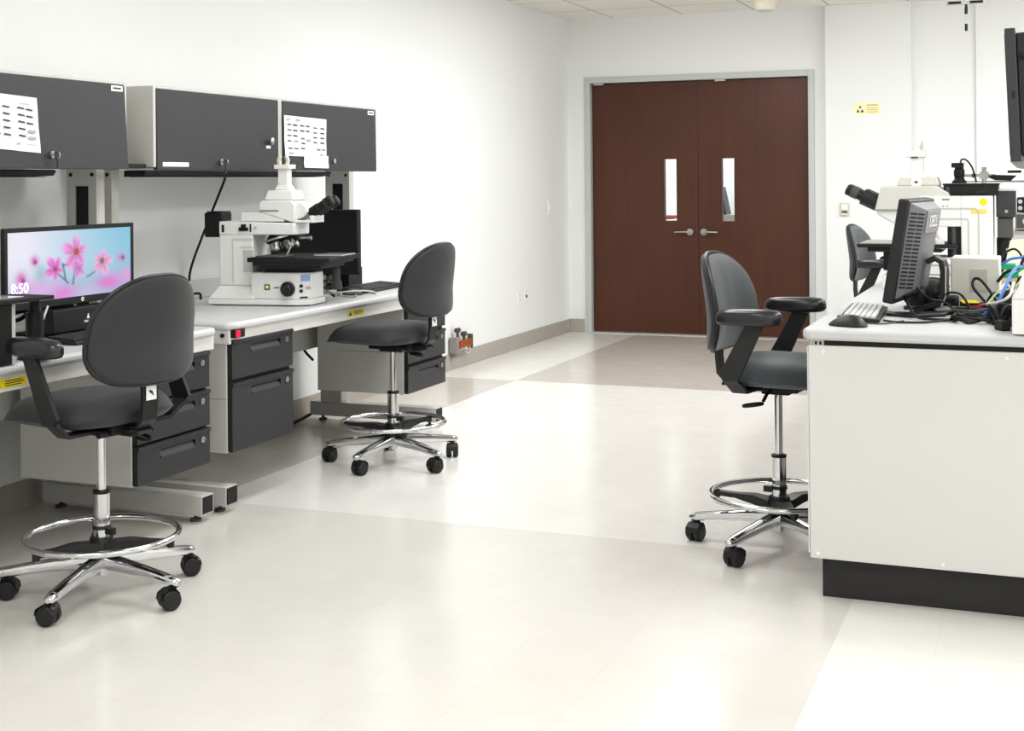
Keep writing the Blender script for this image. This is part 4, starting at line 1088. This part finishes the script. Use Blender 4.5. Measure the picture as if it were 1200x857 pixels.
cable('thick black cable heap behind the adapters', [(-.21, 4.98, z + .012), (-.18, 4.96, z + .06), (-.15, 4.99, z + .05), (-.13, 4.94, z + .10), (-.11, 4.98, z + .08), (-.09, 4.94, z + .12), (-.06, 4.98, z + .10), (-.10, 4.92, z + .03), (-.14, 4.92, z + .012)], .008, M_black)
cable('grey cable from the mouse to the monitor base', [(-.545, 4.385, z + .006), (-.50, 4.40, z + .004), (-.47, 4.44, z + .004), (-.44, 4.52, z + .004)], .0025, M_dgrey)
cable('black lead crossing the coil toward the adapters', [(-.30, 4.68, z + .03), (-.24, 4.60, z + .032), (-.19, 4.60, z + .04), (-.15, 4.58, z + .052)], .005, M_dgrey)
cable('dark red lead on the heap of adapters', [(-.245, 4.76, z + .034), (-.23, 4.75, z + .036), (-.21, 4.76, z + .040), (-.19, 4.80, z + .045)], .003, M_redp)

cable('short white lead among the adapters beside the green connector block', [(-.165, 4.9, z + .07), (-.14, 4.92, z + .10), (-.12, 4.96, z + .075), (-.10, 5.0, z + .06)], .0045, M_white)
cable('black lead curling up behind the green connector block', [(-.17, 5.24, z + .16), (-.15, 5.22, z + .19), (-.12, 5.22, z + .205), (-.10, 5.22, z + .19), (-.09, 5.22, z + .165)], .004, M_black)
cable('pale green lead lying across the top of the adapters', [(-.19, 4.72, z + .05), (-.16, 4.74, z + .085), (-.12, 4.74, z + .10), (-.08, 4.72, z + .13), (-.04, 4.70, z + .175)], .0035, mat('pale_green', rgb(186, 212, 150), .5))

# rack and optical clamps standing further back on the bench
t = thing('fan_rack', 'grey equipment rack with two fan grilles at the right edge behind the bench', 'rack', (-.11, 6.7, BZ))
MB().box(-.05, .35, 0, .35, .0, .20).build('lower_shelf', M_lgrey, t, bevel=.004)
b = MB(); b.box(-.04, .35, .01, .3, .22, .30); b.build('fan_box', M_lgrey, t, bevel=.004)
MB().box(-.033, .05, .005, .01, .228, .292).build('fan_grille', M_dgrey, t)
MB().cyl((.012, .005, .26), (.012, .0, .26), .018).build('fan_hub', M_lgrey, t)
b = MB(); b.box(-.03, .35, .01, .3, .305, .37); b.build('upper_box', M_black, t, bevel=.003)
b = MB()
for i in range(3):
    for j in range(2): b.lathe([(.010, 0), (.010, .003), (.005, .004)], (-.015 + i * .028, .01, .322 + j * .03), (0, -1, 0), 12)
b.build('dial', M_lgrey, t)
MB().box(-.05, .35, 0, .35, .20, .215).build('shelf_board', M_steel, t)
t = thing('optical_clamp_stand', 'silver clamp stand with black arm rising behind the inspection microscope', 'clamp stand', (-.285, 6.75, BZ))
MB().box(-.08, .12, -.06, .06, 0, .02).build('foot', M_steel, t, bevel=.003)
MB().cyl((0, 0, .02), (0, 0, .515), .011).build('post', M_steel, t)
MB().cyl((-.13, 0, .475), (.05, 0, .475), .007).build('cross_rod', M_steel, t)
MB().box(-.02, .02, -.02, .02, .458, .492).build('clamp', M_lgrey, t, bevel=.003)
MB().cyl((-.045, -.02, .475), (-.045, .02, .475), .011).build('thumb_screw', M_dgrey, t)
MB().prism([(.02, .465), (.04, .478), (.145, .474), (.12, .450), (.05, .452)], 'y', -.02, .02).build('arm', M_plastic, t)
MB().box(.105, .165, -.025, .025, .486, .498).build('platform', M_black, t)
MB().cyl((-.11, 0, .446), (.20, 0, .446), .004).build('lower_rod', M_steel, t)

# ------------------------------------------------------------------ wall display hung from the ceiling at right
t = thing('ceiling_display', 'dark flat display hung high at the right edge, seen edge on', 'display', (-.125, 6.05, 1.655))
tl = R_(-2.2)
T = Matrix.Rotation(tl, 4, 'Y')
MB().box(-.035, .008, 0, 1.0, -.275, .285, T=T).build('front_frame', M_char, t, bevel=.004)
MB().box(-.037, -.0345, .02, .98, -.255, .265, T=T).build('screen', M_scr, t)
MB().box(.008, .055, .02, .98, -.25, .265, T=T).build('rear_housing', M_plastic, t, bevel=.006)
MB().box(-.018, -.004, -.0015, 0, -.012, .02, T=T).build('sensor', M_black, t)
MB().lathe([(.013, 0), (.013, .018), (.009, .02)], T @ Vector((.035, .02, .17)), (0, -1, 0), 16).build('knob', M_black, t)
MB().lathe([(.010, 0), (.010, .012)], T @ Vector((.048, .02, -.17)), (0, -1, 0), 16).build('red_knob', M_redp, t)
MB().prism([(-.03, -.275), (.055, -.275), (.06, -.30), (.0, -.305)], 'y', .01, .95).build('speaker_bar', M_grey, t, bevel=.003)
MB().box(.055, .16, .45, .55, -.06, .06).build('mount_arm', M_black, t)
MB().cyl((.18, .5, -.1), (.18, .5, ZC - 1.655), .025).build('ceiling_pole', M_black, t)

# ------------------------------------------------------------------ things on the first workbench
Z1 = .752
t = thing('wide_monitor', 'wide monitor showing pink flowers on the first workbench', 'monitor', (-3.40, 4.082, Z1))
# local: screen faces +x, width along y; picture as vertex colours
b = MB(); b.box(-.016, 0, -.358, .358, .112, .405); b.box(-.045, -.016, -.22, .22, .15, .36); b.build('housing', M_black, t, bevel=.004)
b = MB(); t_ = .016; b.box(0, .004, -.358, -.358 + t_, .112, .405); b.box(0, .004, .358 - t_, .358, .112, .405); b.box(0, .004, -.358 + t_, .358 - t_, .405 - t_, .405); b.box(0, .004, -.358 + t_, .358 - t_, .112, .112 + .026)
b.build('bezel', M_black, t, bevel=.001)
def paint(u, v):
    """flower field: u left-right, v top-bottom"""
    def mixf(a, b_, f): return tuple(p + (q - p) * f for p, q in zip(a, b_))
    c = mixf((236, 232, 244), (138, 196, 220), min(1, max(0, u * 1.25 - .15 - v * .1)))
    c = mixf(c, (176, 214, 228), max(0, .5 - abs(v - .45)) * .6)
    # blue haze in the middle low
    def blob(c, cx, cy, rx, ry, col, k=1.0):
        d = ((u - cx) / rx) ** 2 + ((v - cy) / ry) ** 2
        return mixf(c, col, k * math.exp(-d))
    c = blob(c, .5, .85, .35, .25, (160, 200, 216), .8)
    c = blob(c, .08, .35, .22, .25, (246, 240, 250), .6); c = blob(c, .10, .88, .10, .10, (176, 150, 206), .9)
    for (cx, cy, rx, ry, col, k) in ((.42, .93, .13, .12, (232, 130, 214), .9), (.80, .84, .12, .12, (236, 120, 205), .9), (.97, .75, .10, .12, (240, 160, 220), .8), (.22, .80, .16, .12, (226, 176, 228), .8), (.62, .95, .12, .1, (210, 190, 226), .6), (.2, .42, .03, .07, (216, 120, 190), .9), (.10, .66, .035, .09, (214, 110, 186), .9), (.915, .47, .035, .06, (222, 130, 196), .9), (.25, .6, .05, .12, (120, 176, 190), .5)):
        c = blob(c, cx, cy, rx, ry, col, k)
    # stems
    for (x0, y0, x1, y1) in ((.53, .5, .5, .8), (.36, .6, .46, .78), (.74, .6, .62, .72), (.42, .52, .52, .5), (.42, .5, .44, .72)):
        L2 = (x1 - x0) ** 2 + (y1 - y0) ** 2; tt = max(0, min(1, ((u - x0) * (x1 - x0) + (v - y0) * (y1 - y0)) / L2))
        d = math.hypot((u - x0 - tt * (x1 - x0)) * 2.4, v - y0 - tt * (y1 - y0))
        if d < .03: c = mixf(c, (60, 110, 120), .8 * (1 - d / .03))
    for (cx, cy, R, rot, col, core) in ((.53, .33, .29, .3, (234, 140, 210), (190, 80, 60)), (.36, .56, .21, 1.0, (230, 120, 205), (180, 60, 110)), (.745, .50, .24, .1, (240, 164, 214), (150, 110, 60)), (.55, .58, .16, .5, (226, 140, 214), (200, 120, 190))):
        dx = (u - cx) * 2.4; dy = v - cy; r = math.hypot(dx, dy); a = math.atan2(dy, dx) + rot
        Rp = R * (.55 + .45 * abs(math.cos(a * 2.5)) ** .8) * (1 + .16 * math.sin(a * 1.0 + cx * 9))
        if r < Rp:
            f = min(1, (Rp - r) / (.34 * R)) * .92; sh = .80 + .26 * (r / Rp) + .05 * math.sin(a * 9)
            c = mixf(c, tuple(min(255, q * sh + 18 * (r / Rp)) for q in col), f)
        if r < R * .22: c = mixf(c, core, min(1, (R * .22 - r) / (R * .1)))
    for (cx, cy) in ((.205, .44), (.115, .69), (.93, .48)):
        d = ((u - cx) * 2.4 / .03) ** 2 + ((v - cy) / .03) ** 2; c = mixf(c, (120, 40, 90), .8 * math.exp(-d))
    return c
nx, ny = 200, 84
me = bpy.data.meshes.new('screen')
vs = []; fs = []; cols = []
Y0, Y1, ZA, ZB = -.358 + .016, .358 - .016, .405 - .016, .138
for j in range(ny + 1):
    for i in range(nx + 1):
        vs.append((.0012, Y0 + (Y1 - Y0) * i / nx, ZA + (ZB - ZA) * j / ny)); cols.append(paint(i / nx, j / ny))
for j in range(ny):
    for i in range(nx):
        a = j * (nx + 1) + i; fs.append((a, a + nx + 1, a + nx + 2, a + 1))
me.from_pydata(vs, [], fs)
ca = me.color_attributes.new('picture', 'FLOAT_COLOR', 'POINT')
for k, c in enumerate(cols): ca.data[k].color = (lin(c[0]), lin(c[1]), lin(c[2]), 1)
mm = bpy.data.materials.new('lit_screen'); mm.use_nodes = True; nt = mm.node_tree; bs = nt.nodes['Principled BSDF']
at = nt.nodes.new('ShaderNodeVertexColor'); at.layer_name = 'picture'
nt.links.new(at.outputs['Color'], bs.inputs['Emission Color']); bs.inputs['Emission Strength'].default_value = .84
bs.inputs['Base Color'].default_value = (.01, .01, .01, 1); bs.inputs['Roughness'].default_value = .35
me.materials.append(mm)
sc_ = bpy.data.objects.new('screen', me); COL.objects.link(sc_); sc_.parent = t
M_clock = mat('clock_white', rgb(250, 250, 255), .5, noise=0, emit=rgb(250, 250, 255), estr=1.0)
text('clock_digits', '8:50', .052, M_clock, sc_, (.0022, -.282, .188), FACE_X, .0002)
b = MB(); b.cyl((.004, 0.05, .126), (.0052, 0.05, .126), .0085, seg=20); lgo = b.build('maker_badge', M_white, t)
text('maker_lettering', 'hp', .011, M_ink, lgo, (.0055, .05, .127), FACE_X, .0001)
MB().box(-.10, -.045, -.06, .06, .05, .30).build('stand_neck', M_black, t, bevel=.004)
MB().box(-.17, .07, -.14, .14, 0, .012).build('stand_base', M_black, t, bevel=.004)
MB().box(-.10, -.07, -.035, .035, .012, .06).build('stand_post', M_black, t)

t = thing('docking_box', 'small black box with orange and pale lights under the flower monitor', 'electronics', (-3.36, 4.13, Z1))
MB().box(-.075, .0, -.20, .14, .014, .10).build('case', M_black, t, bevel=.004)
MB().box(0, .004, .035, .05, .034, .075).build('orange_tab', M_orange, t)
MB().box(0, .003, -.035, -.012, .042, .05).build('pale_light', M_lgrey, t); MB().prism([(-.02, .056), (-.006, .056), (-.012, .075)], 'x', 0, .003).build('pale_light', M_white, t)
t = thing('paper_pad', 'pale paper pad lying below the flower monitor', 'paper', (-3.27, 4.08, Z1), R_(4))
MB().box(-.03, .03, -.12, .16, 0, .012).build('pad', M_lgrey, t, bevel=.002)
keyboard('black keyboard in front of the flower monitor', -3.205, 3.98, Z1, R_(2), L=.42, W=.14)
mouse('black computer mouse left of the flower monitor keyboard', -3.24, 3.70, Z1, R_(10), 1.1)
cable('pale cable hanging behind the flower monitor stand', [(-3.30, 3.70, Z1 + .004), (-3.31, 3.74, Z1 + .02), (-3.33, 3.82, Z1 + .05), (-3.36, 3.90, Z1 + .12)], .004, M_lgrey, grp='loose cables on the first workbench')
cable('black cable curled at the far left of the first workbench', [(-3.62, 3.90, Z1 + .05), (-3.58, 3.96, Z1 + .08), (-3.56, 4.02, Z1 + .085), (-3.58, 4.0, Z1 + .055), (-3.62, 3.93, Z1 + .045)], .008, M_black, grp='loose cables on the first workbench')

# black specimen stand at the left edge of the picture
t = thing('specimen_stand', 'black stand with flat top plate at the left edge of the first workbench', 'stand', (-3.05, 3.385, Z1 ))
MB().box(-.10, .07, -.20, .105, .190, .203).build('top_plate', M_black, t, bevel=.002)
MB().box(-.095, .02, -.20, .02, .203, .2045).build('plate_film', M_clear, t)
MB().cyl((.02, .07, .15), (.02, .07, .190), .017).cyl((.02, .07, .02), (.02, .07, .15), .028).build('column', M_black, t)
MB().lathe([(.055, 0), (.05, .014), (.03, .022)], (.02, .07, 0), (0, 0, 1), 24).build('column_foot', M_black, t)
MB().box(-.09, .05, -.20, -.065, 0, .190).build('block', M_black, t, bevel=.003)
MB().box(-.02, .05, -.065, -.050, .0, .188).build('side_strip', M_lgrey, t)
t = thing('blue_bottle_carton', 'small dark blue carton behind the black stand', 'carton', (-3.42, 3.70, Z1))
MB().box(-.04, .03, -.05, .05, 0, .075).build('carton', M_navy, t, bevel=.003)
MB().box(.03, .0312, -.02, .03, .04, .05).build('carton_print', M_paper, t)

# ------------------------------------------------------------------ things on the second workbench
Z2 = .758
t = thing('black_monitor', 'black blank monitor behind the white microscope on the second workbench', 'monitor', (-3.55, 6.15, Z2), R_(8))
MB().box(-.235, .235, -.012, .035, .075, .412).build('housing', M_black, t, bevel=.004)
MB().box(-.222, .222, -.0135, -.012, .092, .400).build('screen', M_scr, t)
MB().box(-.05, .05, .035, .07, .06, .30).build('stand_neck', M_plastic, t, bevel=.004)
MB().box(-.11, .11, -.06, .10, 0, .012).build('stand_base', M_plastic, t, bevel=.004)
MB().box(-.04, .04, .03, .06, .012, .07).build('stand_post', M_steel, t)
t = thing('black_computer_tower', 'small black computer standing behind the blank monitor', 'computer', (-3.46, 6.33, Z2))
MB().box(-.14, .03, -.05, .10, .006, .10).build('case', M_black, t, bevel=.004)
for sx in (-.12, .01): MB().box(sx, sx + .02, -.04, .09, 0, .008).build('rubber_foot', M_dgrey, t)
MB().box(-.11, -.07, -.0515, -.05, .02, .095).build('front_grille', M_steel, t)
keyboard('black keyboard at the far end of the second workbench', -3.235, 6.17, Z2, R_(3), L=.50, W=.16)
mouse('black mouse between the microscope and the far keyboard', -3.17, 5.84, Z2, R_(60), 1.0)
for k, (lb, P, m) in enumerate((('grey cable looping beside the microscope base', [(-3.20, 5.56, Z2 + .06), (-3.13, 5.62, Z2 + .02), (-3.10, 5.72, Z2 + .006), (-3.14, 5.82, Z2 + .006)], M_grey),
                  ('grey cable running to the far keyboard', [(-3.22, 5.60, Z2 + .02), (-3.12, 5.70, Z2 + .03), (-3.08, 5.82, Z2 + .025), (-3.09, 5.93, Z2 + .006), (-3.15, 5.96, Z2 + .006)], M_lgrey),
                  ('black cable heap right of the microscope base', [(-3.24, 5.60, Z2 + .05), (-3.20, 5.66, Z2 + .09), (-3.18, 5.72, Z2 + .04), (-3.22, 5.78, Z2 + .01), (-3.27, 5.72, Z2 + .02), (-3.22, 5.66, Z2 + .04), (-3.16, 5.64, Z2 + .012)], M_black),
                  ('black cable behind the microscope on the second workbench', [(-3.62, 5.05, Z2 + .01), (-3.66, 5.12, Z2 + .035), (-3.62, 5.2, Z2 + .05), (-3.58, 5.16, Z2 + .03)], M_black))):
    cable(lb, P, .0045 if m is not M_black else .006, m, grp='loose cables on the second workbench')
cable('straight black power cord hanging from the task light behind the white microscope', [(-3.48, 5.20, 1.342), (-3.60, 5.39, 1.33), (-3.72, 5.42, 1.12), (-3.835, 5.45, .905), (-3.845, 5.45, .80)], .006, M_black, 6, None, 'hanging_cable')
cable('black cable hanging under the second workbench to the floor', [(-3.70, 6.0, .56), (-3.70, 5.98, .45), (-3.74, 5.92, .3), (-3.80, 5.80, .12), (-3.83, 5.72, .02), (-3.80, 5.95, .014), (-3.80, 6.3, .013), (-3.80, 6.50, .03)], .009, M_black, 6, 'cables under the second workbench')
cable('thin black cable hanging beside the far leg of the second workbench', [(-3.76, 6.36, .56), (-3.77, 6.35, .48), (-3.76, 6.38, .40), (-3.75, 6.45, .34)], .007, M_black, 6, 'cables under the second workbench')

# ------------------------------------------------------------------ light
def area(name, x, y, z, sx, sy, power, col=(.975, .988, 1), rot=(0, 0, 0)):
    l = bpy.data.lights.new(name, 'AREA'); l.shape = 'RECTANGLE'; l.size = sx; l.size_y = sy; l.energy = power; l.color = col
    o = bpy.data.objects.new(name, l); COL.objects.link(o); o.location = (x, y, z); o.rotation_euler = rot; return o
for y, k in ((-1.6, .9), (1.5, .9), (4.5, 1.0), (6.9, 1.05), (8.7, 1.15)):
    for x, p in ((-2.1, 25), (.75, 25 if y < 5 else 40), (3.1, 20)):
        area('ceiling_troffer', x, y, ZC - .02, .6, 1.2, p * k)
area('corridor_added_light', -2.6, 12.2, ZC - .02, 2.4, .5, 60)  # unseen lamp added to brighten the space behind the door panes
wd = bpy.data.worlds.new('world'); SC.world = wd; wd.use_nodes = True
wd.node_tree.nodes['Background'].inputs[0].default_value = (1, 1, 1, 1); wd.node_tree.nodes['Background'].inputs[1].default_value = .3

# ------------------------------------------------------------------ camera
F, CX, CY, YH = 1580.0, 600.0, 428.5, 212.5
YAW, ROLL, H = -.379, -.00776, 1.31
cd = bpy.data.cameras.new('camera'); cam = bpy.data.objects.new('camera', cd); COL.objects.link(cam)
cd.sensor_fit = 'HORIZONTAL'; cd.sensor_width = 36.0; cd.lens = F / 1200.0 * 36.0
cd.shift_x = 0.0; cd.shift_y = -(CY - YH) / 1200.0
cd.clip_start = .05; cd.clip_end = 60
fwv = Vector((math.sin(YAW), math.cos(YAW), 0)); r0 = Vector((math.cos(YAW), -math.sin(YAW), 0)); u0 = Vector((0, 0, 1))
rv = r0 * math.cos(ROLL) + u0 * math.sin(ROLL); uv = -r0 * math.sin(ROLL) + u0 * math.cos(ROLL)
mt = Matrix((( rv.x, uv.x, -fwv.x, 0), (rv.y, uv.y, -fwv.y, 0), (rv.z, uv.z, -fwv.z, H), (0, 0, 0, 1)))
cam.matrix_world = mt
SC.camera = cam

SC.view_settings.view_transform = 'Standard'
SC.view_settings.look = 'Medium High Contrast'
SC.view_settings.exposure = -0.07
SC.cycles.use_denoising = True
SC.cycles.max_bounces = 10
SC.cycles.diffuse_bounces = 6
SC.cycles.sample_clamp_indirect = 8
